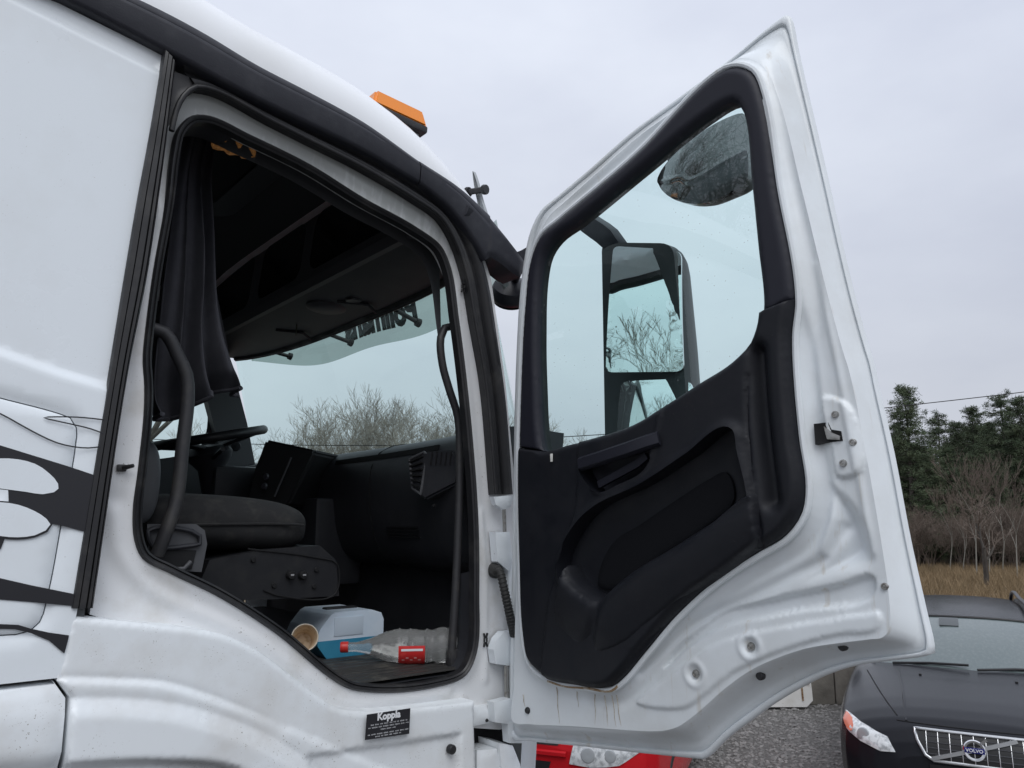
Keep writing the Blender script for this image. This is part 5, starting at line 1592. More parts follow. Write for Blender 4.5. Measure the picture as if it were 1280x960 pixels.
def make_car(name, loc, heading, paint, st, spec):
    """st: stations (x, half width, z bottom, z shoulder, z top); the body is one loft"""
    root = empty(name, loc, math.atan2(heading[1], heading[0]))
    S_ = np.array(st)
    xs = S_[:, 0]
    def sec(x):
        w, zb_, zs, zt_ = (np.interp(x, xs[::-1], S_[::-1, k]) for k in (1, 2, 3, 4))
        half = [(0, zb_), (w * .75, zb_), (w * .94, zb_ + .05), (w * .99, zb_ + .16), (w, (zb_ + zs) / 2), (w * .99, zs - .10), (w * .965, zs - .03), (w * .90, zs + .012), (w * .62, zs + (zt_ - zs) * .72), (w * .3, zs + (zt_ - zs) * .96), (0, zt_)]
        return cr(half, k=4)
    xsd = np.array([p[0] for p in cr([(x, 0) for x in xs], k=5)])
    vs, fs = [], []
    k = None
    for x in xsd:
        h = sec(x)
        ring = [(x, p[0], p[1]) for p in h] + [(x, -p[0], p[1]) for p in h[-2:0:-1]]
        k = len(ring)
        vs += ring
    for i in range(len(xsd) - 1):
        for j in range(k):
            j2 = (j + 1) % k
            fs.append((i * k + j, i * k + j2, (i + 1) * k + j2, (i + 1) * k + j))
    fs.append(tuple(range(k))); fs.append(tuple((len(xsd) - 1) * k + j for j in range(k))[::-1])
    body = pyd('body', vs, fs, paint, root, True, 60)
    bvh = BVHTree.FromPolygons([Vector(v) for v in vs], fs)
    def fronthit(y, z, off=0.0):
        h = bvh.ray_cast(Vector((6, y, z)), Vector((-1, 0, 0)))
        if h[0] is None: return Vector((xs[0], y, z))
        return h[0] + Vector((off, 0, 0))
    def tophit(x, y, off=0.0):
        h = bvh.ray_cast(Vector((x, y, 3)), Vector((0, 0, -1)))
        return (h[0] if h[0] else Vector((x, y, 0.9))) + Vector((0, 0, off))
    def skinpanel(nm, poly, m, off, par_=None, sp=0.03, smooth=True, rim=0.02, bul=0.0):
        q = [tuple(p) for p in (cr(poly, 0.02, True) if smooth else lin(poly, 0.02, True))]
        def t3(y, z, h): return fronthit(y, z, off + h)
        return panel(nm, q, [], m, t3, par_ or root, sp, lambda P: bul * sstep(pdist(P, q, True), 0, 0.03), rim=rim, relax=0)
    # greenhouse
    xw0, zw0, yw0, xw1, zw1, yw1, xr, zr_, yr = spec['glass']
    def arc_(x, z, yy, bow, n=25):
        return [(x - bow * (abs(t) ** 2.2), yy * t, z - 0.035 * abs(t) ** 2.5) for t in np.linspace(-1, 1, n)]
    A_, B_ = arc_(xw0, zw0, yw0, .28), arc_(xw1, zw1, yw1, .10)
    C_, D_ = arc_(xr, zr_, yr, -.02), arc_(xr - .30, spec['belt'] + .02, yw0 * .95, -.05)
    def between(nm, P, Q, m, n=8, bul=0.03):
        vv, ff = [], []
        kk = len(P)
        for i in range(n + 1):
            t = i / n
            for a, b in zip(P, Q):
                p = Vector(a) * (1 - t) + Vector(b) * t
                vv.append(p + Vector((bul * .4, 0, bul)) * math.sin(t * math.pi))
        for i in range(n):
            for j in range(kk - 1): ff.append((i * kk + j, i * kk + j + 1, (i + 1) * kk + j + 1, (i + 1) * kk + j))
        return pyd(nm, vv, ff, m, root)
    between('windscreen', A_, B_, CARGLASS)
    tube('windscreen_seal', [Vector(A_[0]), Vector(B_[0])] + [Vector(p) for p in B_] + [Vector(B_[-1]), Vector(A_[-1])], 0.014, BLKP, root, 8)
    between('roof', B_, C_, paint, 10, 0.05)
    between('rear_window', C_, D_, CARGLASS)
    for sg in (-1, 1):
        i = 0 if sg < 0 else -1
        base = [A_[i], (xw0 - .9, sg * spec['beltw'], spec['belt']), (xr - .1, sg * spec['beltw'], spec['belt']), D_[i]]
        roofl = [B_[i], Vector(B_[i]).lerp(Vector(C_[i]), .33), Vector(B_[i]).lerp(Vector(C_[i]), .8), C_[i]]
        vv = [Vector(p) for p in base] + [Vector(p) for p in roofl]
        pyd('side_window', vv, [(0, 1, 5, 4), (1, 2, 6, 5), (2, 3, 7, 6)], CARGLASS, root, False)
        tube('pillar', [Vector(A_[i]) + Vector((.0, 0, -.02)), B_[i], roofl[1], roofl[2], C_[i]], 0.028, paint, root, 8)
        if spec.get('rails'):
            rl = [Vector(B_[i]) + Vector((-.12, -sg * .05, .035)), Vector(B_[i]) + Vector((-.30, -sg * .045, .085)), Vector(B_[i]).lerp(Vector(C_[i]), .5) + Vector((0, -sg * .045, .115)), Vector(C_[i]) + Vector((.15, -sg * .045, .085)), Vector(C_[i]) + Vector((.02, -sg * .05, .02))]
            tube('roof_rail', cr(rl, 0.06), 0.018, spec['rails'], root, 10)
        # door mirror
        def mfn(u, v, sg=sg):
            a, b = 2 * math.pi * u, math.pi * (v - .5)
            return (xw0 - .42 + .07 * math.cos(b) * math.cos(a), sg * (spec['beltw'] + .14) + .11 * math.cos(b) * math.sin(a), spec['belt'] + .09 + .075 * math.sin(b))
        grid('side_mirror', mfn, 20, 11, paint, root, closeu=True)
        for wx in spec['wheels']:
            wl = empty('wheel', (0, 0, 0), 0, root)
            r_ = spec['wr']
            lathe('tyre', [(r_ * .62, -.10), (r_ * .9, -.105), (r_, -.075), (r_, .075), (r_ * .9, .105), (r_ * .62, .10)], TYRE, wl, 36, axis=(0, 1, 0), origin=(wx, sg * spec['track'], r_))
            lathe('rim', [(0, .05), (r_ * .2, .06), (r_ * .5, .055), (r_ * .62, .09), (r_ * .64, .10)], STEEL, wl, 30, axis=(0, sg, 0), origin=(wx, sg * spec['track'], r_))
    # wipers and cowl
    sweep('cowl', [(p[0] + .03, p[1] * 1.0, p[2] - .012) for p in A_], [(-.03, -.01), (.03, -.01), (.03, .01), (-.03, .01)], BLKP, root, normal=(0.3, 0, 1))
    for y0, y1 in ((-.55, .02), (.08, .62)):
        p0 = Vector((np.interp(y0, [p[1] for p in A_], [p[0] for p in A_]) + .03, y0, np.interp(y0, [p[1] for p in A_], [p[2] for p in A_]) + .02))
        p1 = Vector((np.interp(y1, [p[1] for p in A_], [p[0] for p in A_]) - .01, y1, np.interp(y1, [p[1] for p in A_], [p[2] for p in A_]) + .045))
        tube('wiper', [p0, p0.lerp(p1, .5) + Vector((.01, 0, .01)), p1], 0.010, BLKP, root, 8)
    return root, skinpanel, fronthit, tophit

# ---- black estate car facing the camera
lp = at(1218, 938, 5.45)
hd = Vector((-lp.x, -lp.y)).normalized()
cpos = Vector((lp.x, lp.y)) - hd * 2.40
BLKPAINT = car_paint('black_car_paint', (0.016, 0.017, 0.021))
st_v = [(2.415, .48, .34, .56, .62), (2.39, .62, .28, .62, .70), (2.34, .72, .24, .68, .775), (2.25, .81, .22, .72, .822), (2.10, .865, .21, .755, .860), (1.90, .89, .20, .79, .893), (1.60, .905, .20, .83, .926), (1.30, .91, .20, .865, .955), (1.0, .91, .20, .895, .98), (.5, .91, .20, .92, .99), (-.6, .91, .20, .945, 1.0), (-1.6, .90, .22, .955, 1.0), (-2.15, .86, .26, .94, .97), (-2.40, .76, .34, .88, .91)]
vol, vpan, vhit, vtop = make_car('black_car', (cpos.x, cpos.y, 0), hd, BLKPAINT, st_v, dict(glass=(1.06, .968, .73, .38, 1.325, .60, -2.0, 1.335, .56), belt=.95, beltw=.88, rails=mat('roof_rail', (0.06, 0.06, 0.065), 0.35, metal=0.6), wheels=(1.42, -1.40), wr=.33, track=.80))
tag(vol, 'black estate car with chrome-framed grille parked facing the truck on gravel', 'car')
# grille
gr = [(-.35, .765), (.35, .765), (.335, .70), (.29, .615), (.24, .585), (-.24, .585), (-.29, .615), (-.335, .70)]
vpan('grille_recess', gr, BLKP, .004, sp=.03, smooth=False, rim=0)
grp = lin(gr, .02, True)
sweep('grille_frame', [vhit(p[0], p[1], .010) for p in grp], circ(.010, 8), SILVER, vol, closed=True)
for y in (-.28, -.21, -.14, -.07, 0, .07, .14, .21, .28):
    z0 = .59 if abs(y) < .25 else .63
    sweep('grille_bar', [vhit(y, z0 + (.76 - z0) * i / 6, .006) for i in range(7)], circ(.0028, 6), SILVER, vol)
for z in (.625, .66, .695, .73):
    sweep('grille_slat', [vhit(y, z, .004) for y in np.linspace(-.29, .29, 15)], circ(.0045, 6), mat('grille_dark', (0.05, 0.05, 0.055), 0.3), vol)
sweep('diagonal_bar', [vhit(-.25 + .50 * i / 10, .60 + .155 * i / 10, .016) for i in range(11)], [(-.012, -.006), (.012, -.006), (.012, .006), (-.012, .006)], SILVER, vol, normal=(1, 0, 0))
bdg = vhit(0, .68, .024)
badge = lathe('badge', [(.045, .0), (.048, .008), (.060, .010), (.066, .004), (.066, -.01), (.045, -.01)], CHROME, vol, 36, axis=(1, 0, .1), origin=bdg)
sweep('badge_arrow', [bdg + Vector((.004, .045, .048)), bdg + Vector((.004, .075, .076))], [(-.010, -.004), (.010, -.004), (.010, .004), (-.010, .004)], CHROME, vol, normal=(1, 0, 0))
BLUEP = mat('badge_blue', (0.015, 0.02, 0.16), 0.3)
bp_ = rbox('badge_plate', bdg + Vector((.008, 0, 0)), (.008, .118, .034), BLUEP, vol, .003)
text('badge_letters', 'VOLVO', .030, WT, vol, Matrix.Translation(bdg + Vector((.0135, 0, 0))) @ Matrix(((0, 0, 1, 0), (1, 0, 0, 0), (0, 1, 0, 0), (0, 0, 0, 1))), extrude=.0006, bold=.0006)
for sg in (-1, 1):
    hl = [(sg * .475, .605), (sg * .52, .690), (sg * .66, .735), (sg * .78, .765), (sg * .83, .765), (sg * .838, .725), (sg * .80, .680), (sg * .70, .635), (sg * .57, .597)]
    vpan('headlamp', hl, LENS, .010, sp=.02, smooth=False, rim=.03, bul=.006)
    ib = [(sg * .765, .75), (sg * .827, .76), (sg * .835, .725), (sg * .80, .688), (sg * .76, .685), (sg * .75, .72)]
    vpan('indicator', ib, ORNG, .020, sp=.02, rim=.01)
    c = vhit(sg * .68, .683, .018)
    lathe('lamp_bowl', [(0, .004), (.028, .006), (.040, .004), (.045, -.004)], LENSB, vol, 20, axis=(1, sg * .3, .15), origin=c)
    # bonnet shut line and crease
    sl = [vtop(x, sg * y, .002) for x, y in ((2.22, .46), (2.05, .52), (1.75, .60), (1.4, .68), (1.12, .74))]
    tube('bonnet_seam', cr(sl, .05), .0045, DEEP, vol, 6)
    cr_ = [vtop(x, sg * y, .000) for x, y in ((2.28, .40), (2.0, .42), (1.6, .45), (1.1, .50))]
    tube('bonnet_crease', cr(cr_, .05), .010, BLKPAINT, vol, 6)
    p = vtop(1.30, sg * .33, .004)
    rbox('washer_nozzle', p, (.03, .02, .012), BLKP, vol, .003)
tube('bonnet_seam', [vhit(y, .788, .003) for y in np.linspace(-.46, .46, 25)], .0045, DEEP, vol, 6)
vpan('lower_grille', [(-.52, .47), (.52, .47), (.48, .36), (-.48, .36)], BLKP, .004, sp=.04, smooth=False, rim=0)
vpan('plate_holder', [(-.27, .56), (.27, .56), (.27, .485), (-.27, .485)], BLKP, .010, sp=.04, smooth=False, rim=.01)
# rain sensor patch at the top of the screen
tp = Vector((.50, -0.10, 1.292))
rbox('sensor_patch', tp, (.12, .15, .012), mat('sensor_cover', (0.10, 0.11, 0.115), 0.4), vol, .004, rot=Matrix.Rotation(R(29), 3, 'Y'))

# ---- red car half hidden under the door
hr = Vector((-.35, -.936)).normalized()
rp = Vector((0.02, 5.2)) - hr * 2.05
REDPAINT = car_paint('red_car_paint', (0.50, 0.012, 0.018))
st_r = [(2.06, .46, .34, .74, .80), (2.04, .60, .28, .80, .86), (1.99, .70, .24, .84, .91), (1.88, .79, .22, .87, .96), (1.70, .84, .21, .90, 1.00), (1.40, .86, .21, .94, 1.04), (1.0, .865, .21, .98, 1.08), (.6, .87, .21, 1.0, 1.08), (-.6, .87, .21, 1.02, 1.08), (-1.5, .86, .23, 1.02, 1.06), (-1.95, .82, .28, 1.0, 1.03), (-2.08, .72, .36, .92, .95)]
red, rpan, rhit, rtop = make_car('red_car', (rp.x, rp.y, 0), hr, REDPAINT, st_r, dict(glass=(.98, 1.06, .70, .25, 1.50, .58, -1.75, 1.48, .56), belt=1.02, beltw=.85, wheels=(1.22, -1.25), wr=.32, track=.76))
tag(red, 'small red car with twin dark grille slots behind the open truck door', 'car')
rpan('grille_slot', [(-.42, .835), (.30, .835), (.285, .800), (-.40, .800)], BLKP, .004, sp=.03, smooth=False, rim=0)
rpan('grille_slot', [(-.36, .705), (.24, .705), (.225, .655), (-.34, .655)], BLKP, .004, sp=.03, smooth=False, rim=0)
for z in (.755,): sweep('grille_rib', [rhit(y, z, .012) for y in np.linspace(-.40, .34, 15)], [(-.018, -.008), (.018, -.008), (.010, .008), (-.010, .008)], REDPAINT, red, normal=(1, 0, 0))
eb = rhit(0, .765, .022)
lathe('emblem', [(.030, 0), (.034, .006), (.042, .004), (.044, -.006)], CHROME, red, 28, axis=(1, 0, .1), origin=eb)
sweep('emblem_bar', [eb + Vector((.004, -.034, 0)), eb + Vector((.004, .034, 0))], circ(.006, 6), CHROME, red)
sweep('emblem_bar', [eb + Vector((.004, 0, -.034)), eb + Vector((.004, 0, .030))], circ(.005, 6), CHROME, red)
for sg in (-1, 1):
    hl = [(sg * .36, .705), (sg * .39, .835), (sg * .60, .845), (sg * .76, .83), (sg * .775, .775), (sg * .66, .71), (sg * .50, .695)]
    rpan('headlamp', hl, LENS, .010, sp=.02, smooth=False, rim=.03, bul=.006)
    for y, r_ in ((.48, .045), (.61, .038)):
        lathe('lamp_bowl', [(0, .004), (r_ * .6, .006), (r_ * .9, .004), (r_, -.004)], LENSB, red, 20, axis=(1, sg * .2, .1), origin=rhit(sg * y, .765, .018))
rpan('lower_grille', [(-.55, .50), (.55, .50), (.50, .38), (-.50, .38)], BLKP, .004, sp=.04, smooth=False, rim=0)
# ================================================================== SURROUNDINGS
GRAV = mat('gravel_ground', (0.115, 0.11, 0.105), 0.85, noise=(26, (0.20, 0.195, 0.185), 0.42, 0.68), bump=(42, 1.0, 0.03))
g = pyd('ground', [(-500, -500, 0), (500, -500, 0), (500, 700, 0), (-500, 700, 0)], [(0, 1, 2, 3)], GRAV, None, False)
tag(g, kind='structure')
FIELD = mat('dry_field', (0.17, 0.125, 0.075), 0.95, noise=(0.8, (0.10, 0.085, 0.05), 0.4, 0.7), bump=(6, 1.0, 0.1))
def field_fn(u, v):
    x, y = -70 + 170 * u, 17 + 130 * v
    z = 0.004 + 0.12 * math.sin(x * .21 + 1) * math.sin(y * .17) * min(1, (y - 17) / 6) + max(0, (y - 40)) * 0.02 + 0.08 * min(1, (y - 17) / 6)
    return (x, y + 1.2 * math.sin(x * .3), z)
tag(grid('field', field_fn, 120, 90, FIELD, None), kind='structure')
def fieldz(x, y):
    return 0.004 + 0.12 * math.sin(x * .21 + 1) * math.sin(y * .17) * max(0, min(1, (y - 17) / 6)) + max(0, (y - 40)) * 0.02 + 0.08 * max(0, min(1, (y - 17) / 6))
# loose stones near the parked cars
r5 = random.Random(11)
STONE = mat('gravel_stone', (0.17, 0.165, 0.16), 0.7, noise=(9, (0.30, 0.29, 0.28), 0.45, 0.65))
base_o = [(1, 0, 0), (0, 1, 0), (-1, 0, 0), (0, -1, 0), (0, 0, 1), (.7, .7, .5), (-.7, .6, .5), (-.6, -.7, .45), (.7, -.6, .55)]
vs, fs = [], []
for i in range(13000):
    t = r5.random()
    y = 5.5 + 5.0 * r5.random() ** 1.0
    x = r5.uniform(0.10 * y, 0.62 * y)
    s = r5.uniform(.008, .024) * (1.6 if r5.random() < .06 else 1)
    a = r5.uniform(0, 6.28)
    b = len(vs)
    for p in base_o:
        k = s * r5.uniform(.75, 1.2)
        vs.append((x + (p[0] * math.cos(a) - p[1] * math.sin(a)) * k, y + (p[0] * math.sin(a) + p[1] * math.cos(a)) * k * .8, -.002 + p[2] * k * .8))
    for f_ in ((0, 5, 8), (0, 1, 5), (1, 6, 5), (1, 2, 6), (2, 7, 6), (2, 3, 7), (3, 8, 7), (3, 0, 8), (4, 8, 5), (4, 5, 6), (4, 6, 7), (4, 7, 8)): fs.append(tuple(b + q for q in f_))
tag(pyd('gravel', vs, fs, STONE, None, False), 'loose grey gravel stones lying beside the parked cars', 'gravel', kind='stuff')

# concrete wall and the white board leaning on it
CONC = mat('concrete', (0.23, 0.215, 0.19), 0.9, noise=(4, (0.14, 0.13, 0.115), 0.4, 0.7), bump=(30, 0.5, 0.01))
wb = empty('concrete_wall', (3.0, 9.86, 0))
tag(wb, 'weathered grey concrete wall behind the white leaning board', 'wall')
for i in range(4):
    rbox('block', (-3.3 + i * 1.51 + .75 - .3, 0.15, .38), (1.5, .32, .76), CONC, wb, .02)
    rbox('block', (-3.3 + i * 1.51 + .75 - .9, 0.15, .94), (1.5, .32, .34), CONC, wb, .02)
bd = empty('white_board', (2.74, 9.60, 0), R(0.5))
tag(bd, 'white panel with chamfered corner and a rusty strip leaning on concrete wall', 'board')
BW = mat('board_white', (0.74, 0.74, 0.72), 0.4, noise=(3, (0.60, 0.59, 0.55), 0.5, 0.8), specks=(60, (0.2, 0.13, 0.07), 0.68))
q = [(-.9, .03), (.74, .03), (.82, .10), (.82, .56), (-.9, .56)]
panel('board_sheet', lin(q, .04, True), [], BW, lambda a, b, h: (a, .10 * b - h, b), bd, .04, lambda P: -.006 * np.exp(-((P[:, 1] - .27) / .010) ** 2) + .0 * P[:, 0], rim=.04)
RUST = mat('rust', (0.16, 0.075, 0.03), 0.8, noise=(40, (0.35, 0.27, 0.18), 0.45, 0.6))
sweep('rusty_strip', [(.70, .10 * z - .006, z) for z in np.linspace(.10, .55, 12)], [(-.010, -.004), (.010, -.004), (.010, .004), (-.010, .004)], RUST, bd, normal=(0, -1, 0))
for z in (.30, .48): rbox('bracket', (.76, .10 * z - .012, z), (.07, .012, .03), RUST, bd, .003)

# ---- trees
BARK = mat('bark', (0.085, 0.075, 0.065), 0.9, noise=(12, (0.05, 0.042, 0.036), 0.4, 0.7), obj_rand=.2)
TWIG = mat('twigs', (0.24, 0.22, 0.19), 0.9, obj_rand=.2)
TWIGR = mat('reddish_twigs', (0.125, 0.098, 0.080), 0.9, obj_rand=.25)
PALE = mat('pale_bark', (0.20, 0.19, 0.165), 0.9, obj_rand=.15)
def seg_mesh(segs, sides=4):
    vs, fs = [], []
    for p0, p1, r0_, r1_ in segs:
        d = (p1 - p0)
        if d.length < 1e-5: continue
        d.normalize()
        a = d.orthogonal().normalized()
        b_ = d.cross(a)
        b0 = len(vs)
        for (p, r_) in ((p0, r0_), (p1, r1_)):
            for i in range(sides):
                t = 2 * math.pi * i / sides
                vs.append(p + a * (r_ * math.cos(t)) + b_ * (r_ * math.sin(t)))
        for i in range(sides):
            j = (i + 1) % sides
            fs.append((b0 + i, b0 + j, b0 + sides + j, b0 + sides + i))
    return vs, fs
def bare_tree(name, seed, height, rad, m1, m2, spread=.55, maxd=5, multi=1, twig=.006):
    rr_ = random.Random(seed)
    big, small = [], []
    def grow(p, d, ln, r_, depth):
        n = 3
        for i in range(n):
            d2 = (d + Vector((rr_.gauss(0, .10), rr_.gauss(0, .10), rr_.gauss(.03, .06)))).normalized()
            p2 = p + d2 * (ln / n)
            r2_ = r_ * .88
            (big if depth < 2 else small).append((p.copy(), p2.copy(), r_, r2_))
            p, d, r_ = p2, d2, r2_
            if depth < maxd and (depth > 0 or i > 0) and rr_.random() < .85:
                ax_ = Vector((rr_.gauss(0, 1), rr_.gauss(0, 1), rr_.gauss(0, .35))).normalized()
                nd = (d * (1 - spread * .6) + ax_ * spread + Vector((0, 0, .12))).normalized()
                grow(p.copy(), nd, ln * rr_.uniform(.50, .72), max(r_ * .55, twig), depth + 1)
        if depth < maxd:
            for _ in range(2):
                ax_ = Vector((rr_.gauss(0, 1), rr_.gauss(0, 1), rr_.gauss(.2, .4))).normalized()
                nd = (d * .75 + ax_ * spread * .8).normalized()
                grow(p.copy(), nd, ln * rr_.uniform(.55, .75), max(r_ * .65, twig), depth + 1)
    for q in range(multi):
        d = Vector((rr_.gauss(0, .05 if multi == 1 else .28), rr_.gauss(0, .05 if multi == 1 else .28), 1)).normalized()
        grow(Vector((rr_.gauss(0, .02 if multi == 1 else .15), rr_.gauss(0, .02 if multi == 1 else .15), -.05)), d, height * (.42 if multi == 1 else .40), rad, 0)
    zmax = max(s[1].z for s in small + big)
    k = height / zmax
    def sc(l): return [(a * k, b * k, r0_, r1_) for a, b, r0_, r1_ in l]
    root = empty(name)
    v, f_ = seg_mesh(sc(big), 6)
    pyd('trunk', v, f_, m1, root)
    v, f_ = seg_mesh(sc(small), 3)
    pyd('crown', v, f_, m2, root, False)
    return root
def put(proto, x, y, z, s, rz, label, cat, group, first):
    if first:
        r_ = proto
    else:
        r_ = proto.copy(); COL.objects.link(r_)
        for ch in list(proto.children):
            c_ = ch.copy(); COL.objects.link(c_); c_.parent = r_
    r_.location = (x, y, z); r_.scale = (s, s, s); r_.rotation_euler = (0, 0, rz)
    tag(r_, label, cat, group)
    return r_
NEEDLE = mat('pine_needles', (0.045, 0.068, 0.036), 0.8, noise=(1.3, (0.085, 0.105, 0.055), 0.35, 0.7), obj_rand=.25)
def pine_tree(name, seed, height, bare):
    rr_ = random.Random(seed)
    root = empty(name)
    segs, vs, fs = [], [], []
    pts = [Vector((.10 * math.sin(z * .5 + seed), .08 * math.cos(z * .6), z)) for z in np.linspace(-.05, height, 16)]
    for i in range(15): segs.append((pts[i], pts[i + 1], .15 * (1 - i / 16) + .015, .15 * (1 - (i + 1) / 16) + .015))
    def clump(c, s):
        for _ in range(36):
            d = Vector((rr_.gauss(0, 1), rr_.gauss(0, 1), rr_.gauss(.25, .7))).normalized()
            o = c + Vector((rr_.gauss(0, s * .35), rr_.gauss(0, s * .35), rr_.gauss(0, s * .22)))
            w_ = d.orthogonal().normalized()
            w_ = (Matrix.Rotation(rr_.uniform(0, 6.28), 3, d) @ w_) * (0.017 * rr_.uniform(.7, 1.3))
            L_ = s * rr_.uniform(.40, .80)
            b = len(vs)
            vs.extend([o - w_, o + w_, o + d * L_])
            fs.append((b, b + 1, b + 2))
    z = height * bare
    while z < height:
        t = (z - height * bare) / (height * (1 - bare))
        reach = (.30 + 2.5 * (1 - t) ** .75 * (0.55 + .45 * min(1, t * 4))) * height / 10
        for q in range(rr_.randint(6, 9)):
            a = rr_.uniform(0, 6.28)
            ln = reach * rr_.uniform(.55, 1.15)
            i = min(14, int(z / height * 15))
            p = pts[i].lerp(pts[i + 1], z / height * 15 - i) if i < 15 else pts[15]
            tip = p + Vector((math.cos(a) * ln, math.sin(a) * ln, ln * rr_.uniform(-.12, .30)))
            segs.append((p, tip, .028 * (1 - t) + .01, .008))
            nn = max(2, int(ln / .30))
            for j in range(nn):
                u = (j + 1) / nn
                if u < .28: continue
                clump(p.lerp(tip, u) + Vector((rr_.gauss(0, .10), rr_.gauss(0, .10), rr_.gauss(.03, .12))), .30 * rr_.uniform(.6, 1.25))
        z += rr_.uniform(.15, .32) * height / 10
    clump(pts[-1], .4)
    for zz in np.linspace(1.2, height * bare, 6):
        a = rr_.uniform(0, 6.28)
        segs.append((Vector((0, 0, zz)), Vector((math.cos(a) * .9, math.sin(a) * .9, zz - .05)), .018, .005))
    v, f_ = seg_mesh(segs, 6)
    pyd('trunk', v, f_, BARK, root)
    pyd('crown', vs, fs, NEEDLE, root, False)
    return root
P1, P2, P3 = pine_tree('pine_tree', 1, 10.0, .10), pine_tree('pine_tree', 2, 10.0, .22), pine_tree('pine_tree', 5, 10.0, .05)
used = set()
def puts(proto, key, *a):
    put(proto, *a, key not in used); used.add(key)
GP = 'pine trees at the edge of the field'
pines = [(1128, 487, 40, 0), (1088, 540, 44, 1), (1150, 560, 47, 2), (1171, 520, 45, 1), (1200, 545, 48, 0), (1213, 512, 50, 2), (1236, 535, 46, 0), (1250, 495, 44, 1), (1272, 500, 42, 2), (1300, 480, 45, 0), (1330, 500, 47, 1), (1110, 560, 52, 2), (1185, 555, 54, 0), (1262, 540, 53, 2), (1225, 560, 41, 1), (1160, 575, 41, 0), (1060, 560, 50, 0), (1360, 480, 44, 2), (1140, 565, 55, 1), (1290, 545, 55, 1)]
rp_ = random.Random(77)
for i in range(40):
    pines.append((1075 + i * 6.0 + rp_.uniform(-6, 6), rp_.uniform(528, 590), rp_.uniform(40, 58), i % 3))
plab = ['tall pine tree with full dark crown at the field edge', 'slim pine tree with a bare lower trunk at the field edge', 'pine tree branched almost to the ground at the field edge']
r6 = random.Random(9)
for x, y, d, k in pines:
    p = at(x, y, d)
    gz = fieldz(p.x, d)
    puts([P1, P2, P3][k], 'p%d' % k, p.x, p.y, gz, (p.z - gz) / 10.0, r6.uniform(0, 6.28), plab[k], 'tree', GP)
B1_, B2_, B3_ = bare_tree('bare_tree', 3, 8.0, .10, BARK, TWIG, .55, 5), bare_tree('bare_tree', 8, 8.0, .085, BARK, TWIG, .42, 5), bare_tree('bare_tree', 21, 8.0, .12, BARK, TWIG, .65, 5)
GB = 'leafless trees beyond the truck'
bares = [(352, 535, 30, 0), (375, 520, 33, 1), (398, 500, 29, 0), (425, 487, 30, 1), (452, 497, 28, 2), (480, 500, 31, 0), (505, 483, 29, 1), (530, 495, 30, 2), (552, 490, 27, 0), (575, 500, 29, 1), (600, 505, 31, 2), (320, 540, 32, 2), (640, 515, 30, 0), (690, 535, 32, 1), (725, 540, 34, 0), (760, 530, 33, 2), (440, 510, 36, 0), (520, 508, 36, 1), (470, 505, 35, 2), (560, 510, 37, 0), (250, 525, 30, 1), (280, 530, 33, 0), (665, 530, 36, 2), (705, 545, 29, 0)]
blab = ['bushy leafless tree seen beyond the truck windows', 'slender leafless tree seen beyond the truck windows', 'wide-spreading leafless tree seen beyond the truck windows']
for x, y, d, k in bares:
    p = at(x, y, d)
    gz = fieldz(p.x, d)
    puts([B1_, B2_, B3_][k], 'b%d' % k, p.x, p.y, gz, (p.z - gz) / 8.0, r6.uniform(0, 6.28), blab[k], 'tree', GB)
# trees across the yard on the other side of the truck (seen in the mirrors)
for x, y, h_, k in ((-5.2, 4.6, 9.5, 2), (-6.5, 1.5, 10, 0), (-9, 3, 11, 0), (-12, -3, 12, 2), (-14, 6, 12, 1), (-8, -7, 10, 1), (-17, 1, 13, 2), (-6, 13, 9, 0), (-13, 12, 11, 2), (-20, -6, 13, 0)):
    puts([B1_, B2_, B3_][k], 'b%d' % k, x, y, 0, h_ / 8.0, r6.uniform(0, 6.28), ['bushy', 'slender', 'wide-spreading'][k] + ' leafless tree across the yard from the cab', 'tree', 'leafless trees across the yard')
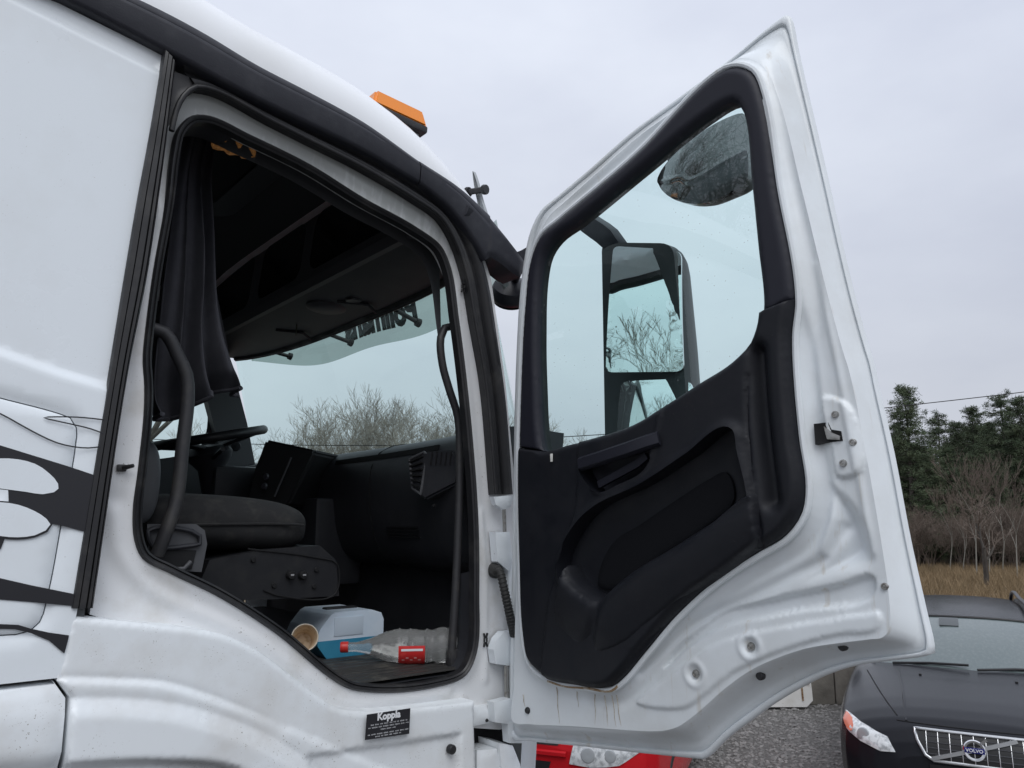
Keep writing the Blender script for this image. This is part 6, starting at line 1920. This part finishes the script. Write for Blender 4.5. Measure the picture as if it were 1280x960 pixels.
# undergrowth in front of the pines
S1, S2 = bare_tree('bare_shrub', 31, 4.0, .018, TWIGR, TWIGR, .45, 4, multi=5, twig=.0045), bare_tree('bare_shrub', 37, 4.0, .018, TWIGR, TWIGR, .6, 4, multi=6, twig=.0045)
S3 = bare_tree('young_tree', 41, 6.0, .035, PALE, TWIGR, .35, 4, twig=.006)
slab = ['reddish leafless thicket shrub in front of the pines', 'spreading reddish leafless shrub in front of the pines']
r7 = random.Random(23)
for i in range(30):
    x = r7.uniform(1080, 1310)
    d = r7.uniform(33, 39)
    p = at(x, 640, d)
    k = i % 2
    puts([S1, S2][k], 's%d' % k, p.x, p.y, fieldz(p.x, d), r7.uniform(.45, .80), r7.uniform(0, 6.28), slab[k], 'shrub', 'leafless shrubs under the pines')
for x, d, h_ in ((1212, 30, 5.0), (1228, 31, 4.4), (1246, 33, 5.2), (1262, 29, 4.2), (1180, 34, 4.0), (1196, 33, 3.6)):
    p = at(x, 640, d)
    puts(S3, 's3', p.x, p.y, fieldz(p.x, d), h_ / 6.0, r7.uniform(0, 6.28), 'pale slim young tree without leaves in the dry grass', 'tree', 'young trees in the dry grass')
p = at(1234, 740, 25)
S4 = bare_tree('low_tree', 53, 3.0, .09, BARK, TWIGR, .75, 4, twig=.007)
put(S4, p.x, p.y, fieldz(p.x, 25), 1.0, 0.4, 'low dark tree with a stout forked trunk in the dry grass', 'tree', None, True)
# dry grass
vs, fs = [], []
for i in range(26000):
    y = r7.uniform(18.5, 38)
    x = r7.uniform(.46 * y, .78 * y)
    z = fieldz(x, y)
    h_ = r7.uniform(.10, .42)
    a = r7.uniform(0, 6.28)
    l = r7.uniform(.1, .8) * h_
    b = len(vs)
    w_ = .012
    vs += [(x - w_ * math.cos(a), y - w_ * math.sin(a), z - .02), (x + w_ * math.cos(a), y + w_ * math.sin(a), z - .02), (x + l * math.sin(a), y + l * math.cos(a), z + h_)]
    fs.append((b, b + 1, b + 2))
GRASS = mat('dry_grass', (0.26, 0.185, 0.105), 0.9, noise=(1.2, (0.15, 0.11, 0.06), 0.4, 0.7))
tag(pyd('dry_grass', vs, fs, GRASS, None, False), 'tall dry yellow-brown grass covering the field', 'grass', kind='stuff')
# overhead cable
pl = empty('power_line', at(690, 547, 26) * 0)
tag(pl, 'single overhead cable strung between two wooden poles across the field', 'cable')
cb = [at(560, 557, 27), at(690, 547, 26.5), at(755, 543, 26), at(900, 532, 25.5), at(1105, 510, 25), at(1280, 490, 24.5), at(1420, 472, 24)]
tube('cable', cr(cb, 1.0), .014, RUBBER, pl, 6)
for e_ in (cb[0] + Vector((-14, 2, .6)), cb[-1] + Vector((4, -1, .35))):
    tube('pole', [(e_.x, e_.y, -.1), (e_.x, e_.y, e_.z * .5), (e_.x, e_.y, e_.z + .4)], .12, BARK, pl, 10, radf=lambda t: 1.1 - .3 * t)
tube('cable', cr([cb[0] + Vector((-14, 2, .6)), cb[0] + Vector((-7, 1, .15)), cb[0]], 1.0), .014, RUBBER, pl, 6)
